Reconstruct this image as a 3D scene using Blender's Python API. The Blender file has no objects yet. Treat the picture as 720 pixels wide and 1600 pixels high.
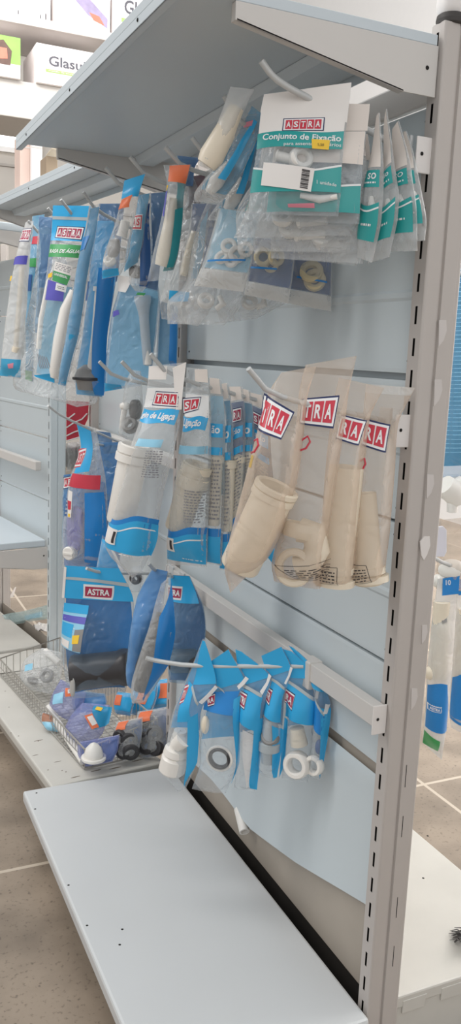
import bpy, math, random
import numpy as np
from mathutils import Vector, Matrix, noise
random.seed(7)
SC = bpy.context.scene
COL = SC.collection
H = 1.30                       # eye height above the shop floor (metres)
# ------------------------------------------------------------------ camera
PP = np.array([360., 800.]); FL = 1349.07
_V = np.array([-300., 7300.]); _D = np.array([-625., -275.])
def nrm(a):
    a = np.array(a, float); return a / np.linalg.norm(a)
_y = nrm([_D[0], _D[1], FL]); _z = -nrm([_V[0], _V[1], FL]); _x = np.cross(_y, _z)
RM = np.array([_x, _y, _z])
cam_d = bpy.data.cameras.new('camera'); cam = bpy.data.objects.new('camera', cam_d); COL.objects.link(cam)
cam_d.sensor_fit = 'VERTICAL'; cam_d.sensor_height = 36.0; cam_d.lens = FL * 36.0 / 1600.0
cam_d.clip_start = 0.02
_r = RM @ np.array([1, 0, 0]); _u = RM @ np.array([0, -1, 0]); _b = RM @ np.array([0, 0, -1])
cam.matrix_world = Matrix(((_r[0], _u[0], _b[0], 0), (_r[1], _u[1], _b[1], 0), (_r[2], _u[2], _b[2], H), (0, 0, 0, 1)))
SC.camera = cam
# sight lines measured in the photograph -> points at known planes of the place
def ray(px, py): return RM @ nrm([px - PP[0], py - PP[1], FL])
def onX(px, py, X): r = ray(px, py); return r * X / r[0]
def onY(px, py, Y): r = ray(px, py); return r * Y / r[1]
def onZ(px, py, Z): r = ray(px, py); return r * Z / r[2]
def onP(px, py, P, n): r = ray(px, py); return r * (np.dot(P, n) / np.dot(r, n))
def proj(p):
    c = RM.T @ np.array(p, float); return PP + FL * c[:2] / c[2]
# ------------------------------------------------------------------ materials
MATS = {}
def lin(c): return tuple(((v / 255.) / 12.92 if v <= 10 else (((v / 255.) + .055) / 1.055) ** 2.4) for v in c) + (1.,)
def mat(name, rgb, rough=.45, metal=0., var=.06, scale=18., bump=0., emit=0., spec=.5, trans=0.):
    if name in MATS: return MATS[name]
    m = bpy.data.materials.new(name); m.use_nodes = True; nt = m.node_tree; N = nt.nodes; L = nt.links
    p = N['Principled BSDF']; c = lin(rgb)
    p.inputs['Roughness'].default_value = rough; p.inputs['Metallic'].default_value = metal
    p.inputs['Specular IOR Level'].default_value = spec
    tc = N.new('ShaderNodeTexCoord'); nz = N.new('ShaderNodeTexNoise'); nz.inputs['Scale'].default_value = scale
    nz.inputs['Detail'].default_value = 4; L.new(tc.outputs['Object'], nz.inputs['Vector'])
    mx = N.new('ShaderNodeMix'); mx.data_type = 'RGBA'
    mx.inputs[6].default_value = tuple(v * (1 - var) for v in c[:3]) + (1,); mx.inputs[7].default_value = tuple(min(1, v * (1 + var)) for v in c[:3]) + (1,)
    L.new(nz.outputs['Fac'], mx.inputs[0]); L.new(mx.outputs[2], p.inputs['Base Color'])
    if bump:
        b = N.new('ShaderNodeBump'); b.inputs['Strength'].default_value = bump; b.inputs['Distance'].default_value = .004
        L.new(nz.outputs['Fac'], b.inputs['Height']); L.new(b.outputs['Normal'], p.inputs['Normal'])
    if emit:
        p.inputs['Emission Color'].default_value = c; p.inputs['Emission Strength'].default_value = emit
    MATS[name] = m; return m
def film(name, rgb=(235, 240, 242), op=.10, edge=.45, rough=.16, bump=.5, scale=38.):
    """thin plastic film: mostly clear, a little milky, glossier and denser at grazing angles"""
    if name in MATS: return MATS[name]
    m = bpy.data.materials.new(name); m.use_nodes = True; nt = m.node_tree; N = nt.nodes; L = nt.links
    N.remove(N['Principled BSDF']); out = N['Material Output']
    tr = N.new('ShaderNodeBsdfTransparent'); tr.inputs[0].default_value = (.96, .97, .98, 1)
    p = N.new('ShaderNodeBsdfPrincipled'); p.inputs['Base Color'].default_value = lin(rgb); p.inputs['Roughness'].default_value = rough
    p.inputs['Specular IOR Level'].default_value = .8
    lw = N.new('ShaderNodeLayerWeight'); lw.inputs['Blend'].default_value = .25
    mr = N.new('ShaderNodeMapRange'); mr.inputs['To Min'].default_value = op; mr.inputs['To Max'].default_value = edge
    L.new(lw.outputs['Facing'], mr.inputs['Value'])
    tc = N.new('ShaderNodeTexCoord'); nz = N.new('ShaderNodeTexNoise'); nz.inputs['Scale'].default_value = scale
    nz.inputs['Detail'].default_value = 1.2; nz.inputs['Distortion'].default_value = 1.6; L.new(tc.outputs['Object'], nz.inputs['Vector'])
    b = N.new('ShaderNodeBump'); b.inputs['Strength'].default_value = bump; b.inputs['Distance'].default_value = .012
    L.new(nz.outputs['Fac'], b.inputs['Height']); L.new(b.outputs['Normal'], p.inputs['Normal']); L.new(b.outputs['Normal'], lw.inputs['Normal'])
    mx = N.new('ShaderNodeMixShader'); L.new(mr.outputs['Result'], mx.inputs[0]); L.new(tr.outputs[0], mx.inputs[1]); L.new(p.outputs[0], mx.inputs[2])
    L.new(mx.outputs[0], out.inputs['Surface']); MATS[name] = m; return m
def tile_mat(name, base, speck, grout, size, off, var=.12, rot=0., rough=.35, width=.006, stain=0.):
    m = bpy.data.materials.new(name); m.use_nodes = True; nt = m.node_tree; N = nt.nodes; L = nt.links
    p = N['Principled BSDF']; p.inputs['Roughness'].default_value = rough
    tc = N.new('ShaderNodeTexCoord'); mp = N.new('ShaderNodeMapping'); mp.inputs['Location'].default_value = (off[0], off[1], 0); mp.inputs['Rotation'].default_value = (0, 0, rot)
    L.new(tc.outputs['Object'], mp.inputs['Vector'])
    br = N.new('ShaderNodeTexBrick'); br.offset = 0; br.inputs['Scale'].default_value = 1.; br.inputs['Mortar Size'].default_value = width
    br.inputs['Brick Width'].default_value = size; br.inputs['Row Height'].default_value = size
    br.inputs['Color1'].default_value = (0, 0, 0, 1); br.inputs['Color2'].default_value = (0, 0, 0, 1); br.inputs['Mortar'].default_value = (1, 1, 1, 1)
    L.new(mp.outputs['Vector'], br.inputs['Vector'])
    n1 = N.new('ShaderNodeTexNoise'); n1.inputs['Scale'].default_value = 95; n1.inputs['Detail'].default_value = 3
    n2 = N.new('ShaderNodeTexNoise'); n2.inputs['Scale'].default_value = 5; n2.inputs['Detail'].default_value = 6
    for n in (n1, n2): L.new(tc.outputs['Object'], n.inputs['Vector'])
    r1 = N.new('ShaderNodeMapRange'); r1.inputs['From Min'].default_value = .58; r1.inputs['From Max'].default_value = .72; L.new(n1.outputs['Fac'], r1.inputs['Value'])
    r1.inputs['To Max'].default_value = .75
    r2 = N.new('ShaderNodeMapRange'); r2.inputs['From Min'].default_value = .35; r2.inputs['From Max'].default_value = .7; L.new(n2.outputs['Fac'], r2.inputs['Value'])
    c = lin(base)
    a = N.new('ShaderNodeMix'); a.data_type = 'RGBA'; a.inputs[6].default_value = tuple(v * (1 + var) for v in c[:3]) + (1,); a.inputs[7].default_value = tuple(v * (1 - var - stain) for v in c[:3]) + (1,)
    L.new(r2.outputs['Result'], a.inputs[0])
    s = N.new('ShaderNodeMix'); s.data_type = 'RGBA'; L.new(r1.outputs['Result'], s.inputs[0]); L.new(a.outputs[2], s.inputs[6]); s.inputs[7].default_value = lin(speck)
    g = N.new('ShaderNodeMix'); g.data_type = 'RGBA'; L.new(br.outputs['Color'], g.inputs[0]); L.new(s.outputs[2], g.inputs[6]); g.inputs[7].default_value = lin(grout)
    L.new(g.outputs[2], p.inputs['Base Color']); MATS[name] = m; return m
# ------------------------------------------------------------------ mesh builder
class MB:
    def __init__(s): s.v = []; s.f = []; s.m = []; s.mats = []; s.cur = 0
    def use(s, m):
        if m not in s.mats: s.mats.append(m)
        s.cur = s.mats.index(m); return s
    def add(s, vs, fs):
        b = len(s.v); s.v += [tuple(map(float, v)) for v in vs]
        for f in fs: s.f.append(tuple(i + b for i in f)); s.m.append(s.cur)
        return s
    def grid(s, rows, closed=False):
        nr = len(rows); nc = len(rows[0]); vs = [p for r in rows for p in r]; fs = []
        for i in range(nr - 1):
            for j in range(nc if closed else nc - 1):
                k = (j + 1) % nc; fs.append((i * nc + j, i * nc + k, (i + 1) * nc + k, (i + 1) * nc + j))
        return s.add(vs, fs)
    def box(s, lo, hi, fr=None):
        """axis box, optionally in frame fr=(origin, ex, ey, ez)"""
        pts = [(x, y, z) for z in (lo[2], hi[2]) for y in (lo[1], hi[1]) for x in (lo[0], hi[0])]
        if fr is not None: pts = [np.array(fr[0]) + p[0] * np.array(fr[1]) + p[1] * np.array(fr[2]) + p[2] * np.array(fr[3]) for p in pts]
        return s.add(pts, [(0, 2, 3, 1), (4, 5, 7, 6), (0, 1, 5, 4), (2, 6, 7, 3), (0, 4, 6, 2), (1, 3, 7, 5)])
    def prism(s, poly, d):
        """closed polygon (3-D points) extruded by the vector d"""
        n = len(poly); d = np.array(d); a = [np.array(p) for p in poly]
        vs = a + [p + d for p in a]
        fs = [tuple(range(n - 1, -1, -1)), tuple(range(n, 2 * n))] + [(i, (i + 1) % n, n + (i + 1) % n, n + i) for i in range(n)]
        return s.add(vs, fs)
    def tube(s, pts, r, n=12, cap=True, squash=1.):
        pts = [np.array(p, float) for p in pts]; rs = r if isinstance(r, (list, tuple)) else [r] * len(pts)
        rows = []; ref = None
        for i, p in enumerate(pts):
            t = nrm(pts[min(i + 1, len(pts) - 1)] - pts[max(i - 1, 0)])
            if ref is None: ref = nrm(np.cross(t, [0, 0, 1] if abs(t[2]) < .9 else [1, 0, 0]))
            ref = nrm(ref - t * np.dot(ref, t)); b = np.cross(t, ref)
            rows.append([p + rs[i] * (math.cos(2 * math.pi * k / n) * ref + squash * math.sin(2 * math.pi * k / n) * b) for k in range(n)])
        s.grid(rows, True)
        if cap:
            base = len(s.v) - n * len(pts)
            s.f.append(tuple(base + k for k in range(n - 1, -1, -1))); s.m.append(s.cur)
            e = base + n * (len(pts) - 1); s.f.append(tuple(e + k for k in range(n))); s.m.append(s.cur)
        return s
    def lathe(s, a, b, prof, n=24, cap=False):
        """revolve prof=[(t along a-b, radius)]; may turn back on itself for a hollow mouth"""
        a = np.array(a, float); b = np.array(b, float); t = nrm(b - a)
        e = nrm(np.cross(t, [0, 0, 1] if abs(t[2]) < .9 else [1, 0, 0])); g = np.cross(t, e)
        return s.grid([[a + (b - a) * q + r * (math.cos(2 * math.pi * k / n) * e + math.sin(2 * math.pi * k / n) * g) for k in range(n)] for q, r in prof], True)
    def ring(s, c, ax, R, r, h=None, n=28, k=10):
        """torus-like collar; h = length along its axis"""
        ax = nrm(ax); h = r if h is None else h
        e = nrm(np.cross(ax, [0, 0, 1] if abs(ax[2]) < .9 else [1, 0, 0])); g = np.cross(ax, e); c = np.array(c, float)
        rows = []
        for i in range(k + 1):
            a = 2 * math.pi * i / k; ca, sa = math.cos(a), math.sin(a)
            ca = math.copysign(abs(ca) ** .6, ca); sa = math.copysign(abs(sa) ** .6, sa)
            rows.append([c + (R + r * ca) * (math.cos(2 * math.pi * j / n) * e + math.sin(2 * math.pi * j / n) * g) + ax * h * sa for j in range(n)])
        return s.grid(rows, True)
    def blob(s, c, ex, ey, ez, p=1., n=18, k=12):
        c = np.array(c, float); rows = []
        sg = lambda x: math.copysign(abs(x) ** p, x)
        for i in range(k + 1):
            th = math.pi * i / k
            rows.append([c + np.array(ex) * sg(math.sin(th)) * sg(math.cos(2 * math.pi * j / n)) + np.array(ey) * sg(math.sin(th)) * sg(math.sin(2 * math.pi * j / n)) + np.array(ez) * sg(math.cos(th)) for j in range(n)])
        return s.grid(rows, True)
    def build(s, name, parent=None, smooth=True, bevel=0., mat_=None, auto=40):
        if mat_ is not None: s.mats = [mat_]; s.m = [0] * len(s.f)
        me = bpy.data.meshes.new(name); off = Vector((0, 0, H))
        root = parent
        while root is not None and root.parent is not None: root = root.parent
        o0 = Vector(root.location) if root is not None else Vector((0, 0, 0))
        me.from_pydata([tuple(Vector(v) + off - o0) for v in s.v], [], s.f)
        for m in s.mats: me.materials.append(m)
        me.polygons.foreach_set('material_index', s.m); me.update()
        o = bpy.data.objects.new(name, me); COL.objects.link(o)
        if parent is not None: o.parent = parent
        if smooth:
            me.polygons.foreach_set('use_smooth', [True] * len(me.polygons))
            try: me.set_sharp_from_angle(angle=math.radians(auto))
            except Exception: pass
        if bevel:
            b = o.modifiers.new('bevel', 'BEVEL'); b.width = bevel; b.segments = 2; b.limit_method = 'ANGLE'; b.angle_limit = math.radians(40)
        return o
def tag(o, label=None, cat=None, group=None, kind=None):
    if label: o['label'] = label
    if cat: o['category'] = cat
    if group: o['group'] = group
    if kind: o['kind'] = kind
    return o
def thing(name, label, cat, loc, group=None):
    o = bpy.data.objects.new(name, None); COL.objects.link(o); o.empty_display_size = .03
    o.location = (loc[0], loc[1], loc[2] + H); return tag(o, label, cat, group)
def struct(mb, name, m=None, smooth=False, bevel=0.):
    return tag(mb.build(name, None, smooth, bevel, m), kind='structure')
# ------------------------------------------------------------------ lettering
_TX = {}
def letters(txt, bold=.0, res=3, shear=0.):
    key = (txt, bold, shear)
    if key in _TX: return _TX[key]
    cu = bpy.data.curves.new('lettering', 'FONT'); cu.body = txt; cu.offset = bold; cu.resolution_u = res; cu.shear = shear; cu.fill_mode = 'FRONT'
    o = bpy.data.objects.new('lettering', cu); COL.objects.link(o)
    dg = bpy.context.evaluated_depsgraph_get(); dg.update()
    me = o.evaluated_get(dg).to_mesh()
    vs = np.array([v.co[:2] for v in me.vertices]); fs = [tuple(p.vertices) for p in me.polygons]
    o.evaluated_get(dg).to_mesh_clear()
    bpy.data.objects.remove(o); bpy.data.curves.remove(cu)
    lo = vs.min(0); hi = vs.max(0); vs = (vs - lo) / (hi - lo); vs[:, 1] = 1 - vs[:, 1]
    _TX[key] = (vs, fs); return _TX[key]
# ------------------------------------------------------------------ palette
WHITE = mat('white_painted_steel', (206, 202, 198), .38, var=.03, scale=6)
POST = mat('post_painted_steel', (188, 181, 176), .42, var=.04, scale=9)
PANEL = mat('panel_painted_steel', (199, 208, 212), .34, var=.03, scale=5)
SHELFM = mat('shelf_painted_steel', (200, 209, 215), .4, var=.02, scale=4)
DECK = mat('deck_painted_steel', (206, 208, 209), .3, var=.035, scale=5)
OLDDECK = mat('worn_deck_paint', (203, 200, 193), .5, var=.09, scale=9)
INNER = mat('bare_inner_steel', (176, 166, 154), .55, var=.12, scale=9)
GAPSHADE = mat('gap_shade_paint', (38, 34, 30), .8)
HOLE = mat('punched_hole', (30, 27, 25), .9)
CHROME = mat('zinc_wire', (178, 174, 168), .35, .55, var=.1)
HOOKM = mat('painted_wire', (196, 198, 198), .4, .1, var=.05)
CAPM = mat('white_plastic_cap', (226, 221, 218), .4)
FLOOR = tile_mat('granite_look_tile', (150, 136, 121), (96, 86, 76), (196, 184, 168), .8, (-.03, .4), stain=.28)
WALLM = mat('pale_wall_paint', (226, 224, 222), .7, var=.02)
BACKW = mat('grey_sheet_cladding', (178, 173, 166), .6, var=.07, scale=4)
# ------------------------------------------------------------------ room
fz = -H
m = MB(); m.box((-6, -2.5, fz - .05), (7, 11, fz)); struct(m, 'floor', FLOOR)
m = MB(); m.box((-6, 9.5, fz), (7, 9.7, 4.2)); struct(m, 'wall_back', BACKW)
m = MB(); m.box((4.6, -2.5, fz), (4.8, 9.5, 4.2)); struct(m, 'wall_right', WALLM)
m = MB(); m.box((4.585, 1.55, fz), (4.6, 1.575, 4.2)); m.box((4.585, 4.1, fz), (4.6, 4.13, 4.2)); struct(m, 'trim_1', mat('wall_joint', (196, 192, 190), .7))
# cladding seams on the far wall
m = MB()
for k in range(14): m.box((-6, 9.47, fz + .2 + k * .36), (7, 9.5, fz + .225 + k * .36))
struct(m, 'trim_2', mat('cladding_seam', (158, 153, 147), .7))
# bright window high on the far wall
a = onY(-60, 178, 9.44); b = onY(56, 236, 9.44)
m = MB(); m.box((a[0], 9.43, b[2]), (b[0], 9.455, a[2])); w = struct(m, 'window_1', mat('daylit_pane', (255, 253, 250), .2, emit=2.6))
m = MB()
for (x0, x1, z0, z1) in ((a[0] - .06, b[0] + .06, a[2], a[2] + .05), (a[0] - .06, b[0] + .06, b[2] - .05, b[2]), (b[0], b[0] + .06, b[2], a[2]), (a[0] - .06, a[0], b[2], a[2])):
    m.box((x0, 9.41, z0), (x1, 9.47, z1))
o = m.build('window_frame', w, False, 0, WALLM); o.location = (0, 0, 0)
# ------------------------------------------------------------------ gondola parts
def fr3(o, yaw=0.):
    c, s = math.cos(yaw), math.sin(yaw)
    return (np.array(o, float), np.array([c, s, 0]), np.array([-s, c, 0]), np.array([0, 0, 1.]))
def T(fr, x, y, z): return fr[0] + x * fr[1] + y * fr[2] + z * fr[3]
def upright(parent, fr, z0, z1, zs, W=.03, Dp=.068, m=POST, name='upright'):
    """slotted sheet-steel post: x = depth into the gondola, y = along it"""
    mb = MB().use(m)
    ys = [0.0, .0125, .0182, W]; ch = .028
    ks = [zs + k * .05 for k in range(-60, 60) if z0 + .02 < zs + k * .05 < z1 - .02]
    zz = [z0]
    for k in ks: zz += [k - ch / 2, k + ch / 2]
    zz.append(z1)
    for side, x in ((0, 0.), (1, Dp)):
        for j in range(len(zz) - 1):
            for i in range(3):
                if i == 1 and j % 2 == 1: continue
                q = [T(fr, x, ys[i], zz[j]), T(fr, x, ys[i + 1], zz[j]), T(fr, x, ys[i + 1], zz[j + 1]), T(fr, x, ys[i], zz[j + 1])]
                mb.add(q if side else q[::-1], [(0, 1, 2, 3)])
    r = .004
    def sidepts(y0, sg):
        P = [(0, 0)] + [(r * .3, -r * .35), (r, -r * .6), (.027, -r * .6), (.0285, .001), (.0315, .001), (.033, -r * .9), (.058, -r * .9), (.060, -r * .3), (Dp - .002, -r * .3), (Dp, 0)]
        return [(x, y0 + sg * y) for x, y in P]
    for y0, sg in ((0., 1.), (W, -1.)):
        P = sidepts(y0, sg)
        rows = [[T(fr, x, y, z) for x, y in P] for z in (z0, z1)]
        mb.grid(rows if sg > 0 else [rw[::-1] for rw in rows])
    mb.use(HOLE)
    mb.box((.006, .004, z0), (.009, W - .004, z1), fr); mb.box((Dp - .009, .004, z0), (Dp - .006, W - .004, z1), fr)  # dark sheets behind the slots stand in for the shaded hollow
    mb.use(m); mb.box((.001, .001, z1 - .002), (Dp - .001, W - .001, z1 + .0015), fr)
    return mb.build(name, parent, False)
def panel(parent, fr, y0, y1, z0, z1, x=.018, ribs=(), m=PANEL, rivets=True):
    mb = MB().use(m)
    zs = [z0, z0, z0 + .006, z0 + .008]; xs = [x + .012, x + .001, x, x]
    for rz in ribs:
        zs += [rz - .009, rz - .004, rz + .004, rz + .009]; xs += [x, x - .0035, x - .0035, x]
    zs += [z1 - .008, z1 - .006, z1, z1]; xs += [x, x, x + .001, x + .012]
    mb.grid([[T(fr, xx, y, z) for y in (y0, y1)] for xx, z in zip(xs, zs)][::-1])
    if rivets:
        mb.use(CAPM if rivets == 2 else HOLE)
        for z in (z0 + .02, z1 - .02):
            for y in (y0 + .02, y1 - .02):
                mb.blob(T(fr, x, y, z), fr[2] * .003, fr[3] * .003, fr[1] * .0012, n=8, k=4)
    return mb.build('back_panel', parent, True, auto=25)
def bracket_arm(parent, fr, y, zt, length, h0, h1, t=.003, m=WHITE, name='bracket'):
    """tapered pressed bracket: deep at the post, shallow at the tip, with a folded lower flange"""
    mb = MB().use(m)
    top = [(0.002, zt), (-length, zt)]; bot = [(-length, zt - h1), (-.055, zt - h0), (0.002, zt - h0)]
    poly = [T(fr, x, y, z) for x, z in top + bot]
    mb.prism(poly, fr[2] * t)
    mb.prism([T(fr, -length, y, zt - h1), T(fr, -.055, y, zt - h0), T(fr, -.055, y, zt - h0 + .003), T(fr, -length, y, zt - h1 + .003)], fr[2] * .014)
    mb.box((-length - .002, y, zt - h1), (-length + .001, y + .014, zt), fr)
    mb.use(HOLE); c = T(fr, -.016, y - .0004, zt - .033)
    mb.blob(c, fr[1] * .0035, fr[3] * .0035, fr[2] * .001, n=10, k=4)
    return mb.build(name, parent, False, .0006)
def shelf(name, label, fr, y0, y1, zt, d, blen, x1=0., m=SHELFM, h=.03, chan=True, hb=.072, nearb=True):
    """pressed steel shelf on two brackets; zt = top of board"""
    root = thing(name, label, 'shelf', T(fr, -d / 2, (y0 + y1) / 2, zt - .015))
    mb = MB().use(m)
    mb.box((-d, y0, zt - .015), (x1, y1, zt), fr)
    mb.box((-d, y0, zt - h), (-d + .0025, y1, zt - .015), fr); mb.box((-d, y0, zt - h), (-d + .014, y1, zt - h + .002), fr)
    mb.build('board', root, False, .003)
    if chan:
        mb = MB().use(m); xc = -.115
        mb.prism([T(fr, xc - .03, y0 + .03, zt - .0155), T(fr, xc - .022, y0 + .03, zt - .033), T(fr, xc + .018, y0 + .03, zt - .033), T(fr, xc + .026, y0 + .03, zt - .0155)], fr[2] * (y1 - y0 - .06))
        mb.box((-.03, y0 + .02, zt - .032), (-.028, y1 - .02, zt - .015), fr)
        mb.build('stiffener', root, False, .001)
    mb = MB().use(HOLE)
    for q in (.12, .5, .88): mb.blob(T(fr, -d - .0006, y0 + (y1 - y0) * q, zt - .02), fr[2] * .003, fr[3] * .003, fr[1] * .001, n=8, k=4)
    for q in (.1, .6, .86):
        mb.use(CAPM); mb.blob(T(fr, -d + .02, y0 + (y1 - y0) * q, zt - .016), fr[2] * .0035, fr[1] * .0035, fr[3] * .0015, n=8, k=4)
    mb.build('rivets', root)
    if nearb: bracket_arm(root, fr, y0 - .001, zt - .0155, blen, hb, .024)
    bracket_arm(root, fr, y1 - .013, zt - .0155, blen, hb, .024)
    return root
# ------------------------------------------------------------------ near gondola bay
G1 = fr3((.8465, 1.1425, 0)); ZS = -.180
gon = thing('gondola_bay', 'white slotted shelving bay nearest the viewer, its broad end post on the right', 'shelving', (.86, 1.66, fz))
up1 = upright(gon, G1, fz, .496, ZS)
tag(up1, 'worn slotted end post with patched holes')
# half-moon patches, seams and slits on the post's broad side
PATCHP = mat('patch_paint', (204, 198, 195), .45)
def sidepatch(pts, t=.0016, m=PATCHP): MB().use(m).prism([onY(x, y, 1.1425 - .0034) for x, y in pts], (0, -t, 0)).build('patch_plate', gon, False)
for (x, y, s) in ((690, 512, 1.), (683, 605, 1.), (671, 752, .9), (662, 985, .7), (646, 1085, .8)):
    sidepatch([(x - 5 * s, y - 12 * s), (x + 6 * s, y - 12 * s), (x + 7 * s, y + 4 * s), (x + 2 * s, y + 20 * s), (x - 6 * s, y + 30 * s)])
sidepatch([(655, 846), (661, 838), (670, 838), (671, 852), (666, 866), (661, 875), (657, 868)], .0022, CAPM)
for (x, y0, y1) in ((634.5, 1195, 1230), (629, 1275, 1308), (620.5, 1402, 1434), (615, 1478, 1510)):
    a = onY(x, y0, 1.1391); b = onY(x - (y1 - y0) * .075, y1, 1.1391); MB().use(HOLE).prism([a, a + [.0012, 0, 0], b + [.0012, 0, 0], b], (0, -.0006, 0)).build('slit', gon, False)
c = onY(706, 20, 1.157)
mb = MB().use(mat('black_rubber', (60, 56, 54), .6)); mb.ring(c + [0, 0, -.012], (0, 0, 1), .017, .006, .008)
mb.use(CAPM); mb.blob(c + [0, 0, .012], (.024, 0, 0), (0, .02, 0), (0, 0, .024), .8); mb.build('post_cap', gon)
up2 = upright(gon, fr3((.8465, 2.183, 0)), fz, .47, -.155)
P1, P2 = 1.1725, 2.182
for z0, z1, ribs, rv in ((.235, .388, (), 1), (-.022, .230, (.104,), 1), (-.268, -.034, (-.15,), 1), (-.520, -.274, (-.40,), 1), (-.716, -.526, (), 2)):
    panel(gon, G1, P1 - 1.1425, P2 - 1.1425, z0, z1, .016, ribs, rivets=rv)
# lowest panel: loose, its bottom edge bowed outwards and sagging
_e = [onX(x, y, .852) for x, y in ((588, 1432), (581, 1426), (524, 1388), (463, 1348), (392, 1293), (352, 1241), (330, 1216), (300, 1192))]
mb = MB().use(PANEL); rows = []
ye = [1.1725 + (2.182 - 1.1725) * k / 30 for k in range(31)]
for i in range(13):
    q = i / 12; row = []
    for y in ye:
        t = (y - 1.1725) / 1.01
        zb = float(np.interp(y, [p[1] for p in _e], [p[2] for p in _e]))
        bow = .016 * math.sin(math.pi * t) * q ** 2
        row.append((.8625 - bow - (.004 if 0 < i < 2 else 0), y, -.736 + (zb + .736) * q))
    rows.append(row)
mb.grid(rows); mb.grid([[(p[0] + .006, p[1], p[2] - .001) for p in rows[-1]], rows[-1]]); mb.use(CAPM)
for (z, y) in ((-.748, 1.19), (-.748, 2.16)): mb.blob((.862, y, z), (0, .003, 0), (0, 0, .003), (.0012, 0, 0), n=8, k=4)
tag(mb.build('back_panel', gon), 'lowest back panel, sprung loose and bowed at its bottom edge')
mb = MB().use(INNER); mb.box((.874, 1.173, -1.181), (.877, 2.18, -.70)); mb.build('inner_panel', gon, False)
mb = MB().use(PANEL); mb.box((.884, 1.173, -.70), (.887, 2.18, .39)); mb.build('rear_panel', gon, False)
mb = MB().use(GAPSHADE); mb.box((.880, 1.173, fz), (.883, 2.18, -1.181)); mb.build('base_sheet', gon, False)  # near-black sheet stands in for the shade in the gap behind the deck
# crossbars with end plates
def crossbar(parent, fr, y0, y1, z, x0=-.021, x1=-.003, h=.03, name='crossbar', m=WHITE):
    mb = MB().use(m); mb.box((x0, y0, z - h / 2), (x1, y1, z + h / 2), fr); c = mb.build(name, parent, False, .0015)
    xm = (x0 + x1) / 2 - .001
    for y in (y0 - .003, y1):
        MB().use(CAPM).box((xm - .014, y, z - .032), (xm + .0145, y + .003, z + .021), fr).build('end_plate', c, False, .006)
    mb = MB().use(HOLE)
    mb.blob(T(fr, xm - .004, y0 - .0035, z - .004), fr[1] * .003, fr[3] * .003, fr[2] * .001, n=8, k=4); mb.build('screw_hole', c)
    return c
crossbar(gon, G1, .012, 1.03, .313, h=.022, m=PANEL)
crossbar(gon, G1, .012, 1.03, -.108, h=.022, m=PANEL)
crossbar(gon, G1, .012, 1.03, -.604, x0=-.026, x1=-.002, h=.036)
# white bar stands in for light falling on the back panel's top
mb = MB().use(WHITE); mb.box((.858, 1.175, .392), (.874, 2.18, .44)); mb.build('lit_panel_band', gon, False, .004)
shelf('top_shelf', 'white steel top shelf of the nearest bay, angled bracket at its end', fr3((.842, 1.1465, 0)), .004, 1.03, .478, .428, .33)
# base deck of the near bay
deck = thing('base_deck', 'bare pale grey base deck on the floor, in the foreground', 'shelf', (.62, 1.64, fz))
mb = MB().use(DECK); mb.box((.420, 1.12, -1.205), (.838, 2.152, -1.173)); mb.use(DECK)
mb.build('deck_board', deck, False, .006)
for p in ((57, 1239), (55, 1264), (107, 1383), (136, 1446), (191, 1452), (187, 1476)):
    q = onZ(*p, -1.173); MB().use(HOLE).blob(q, (.0028, 0, 0), (0, .0028, 0), (0, 0, .0008), n=10, k=4).build('screw_hole', deck)
mb = MB().use(INNER); mb.box((.458, 1.12, fz), (.462, 2.14, -1.205)); mb.box((.46, 2.13, fz), (.82, 2.134, -1.205)); mb.box((.46, 1.13, fz), (.82, 1.134, -1.205)); mb.build('kick_plate', deck, False)
# base deck on the other side of the gondola
odeck = thing('base_deck', 'pale base deck behind the end post, on the far side of the shelving', 'shelf', (1.12, 1.64, fz))
mb = MB().use(OLDDECK); mb.box((.905, 1.147, -1.2), (1.30, 2.16, -1.173)); mb.build('deck_board', odeck, False, .004)
mb = MB().use(OLDDECK); mb.box((.92, 1.15, fz), (1.28, 1.155, -1.2))
for q in range(4): mb.prism([(.93 + q * .09, 1.146, -1.185), (.985 + q * .09, 1.146, -1.185), (.98 + q * .09, 1.146, -1.212), (.93 + q * .09, 1.146, -1.212)], (0, .004, 0))
mb.build('kick_plate', odeck, False, .001)
for p in ((668, 1306), (661, 1372)): MB().use(HOLE).blob(onZ(*p, -1.173), (.003, 0, 0), (0, .003, 0), (0, 0, .0008), n=8, k=4).build('screw_hole', odeck)
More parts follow.
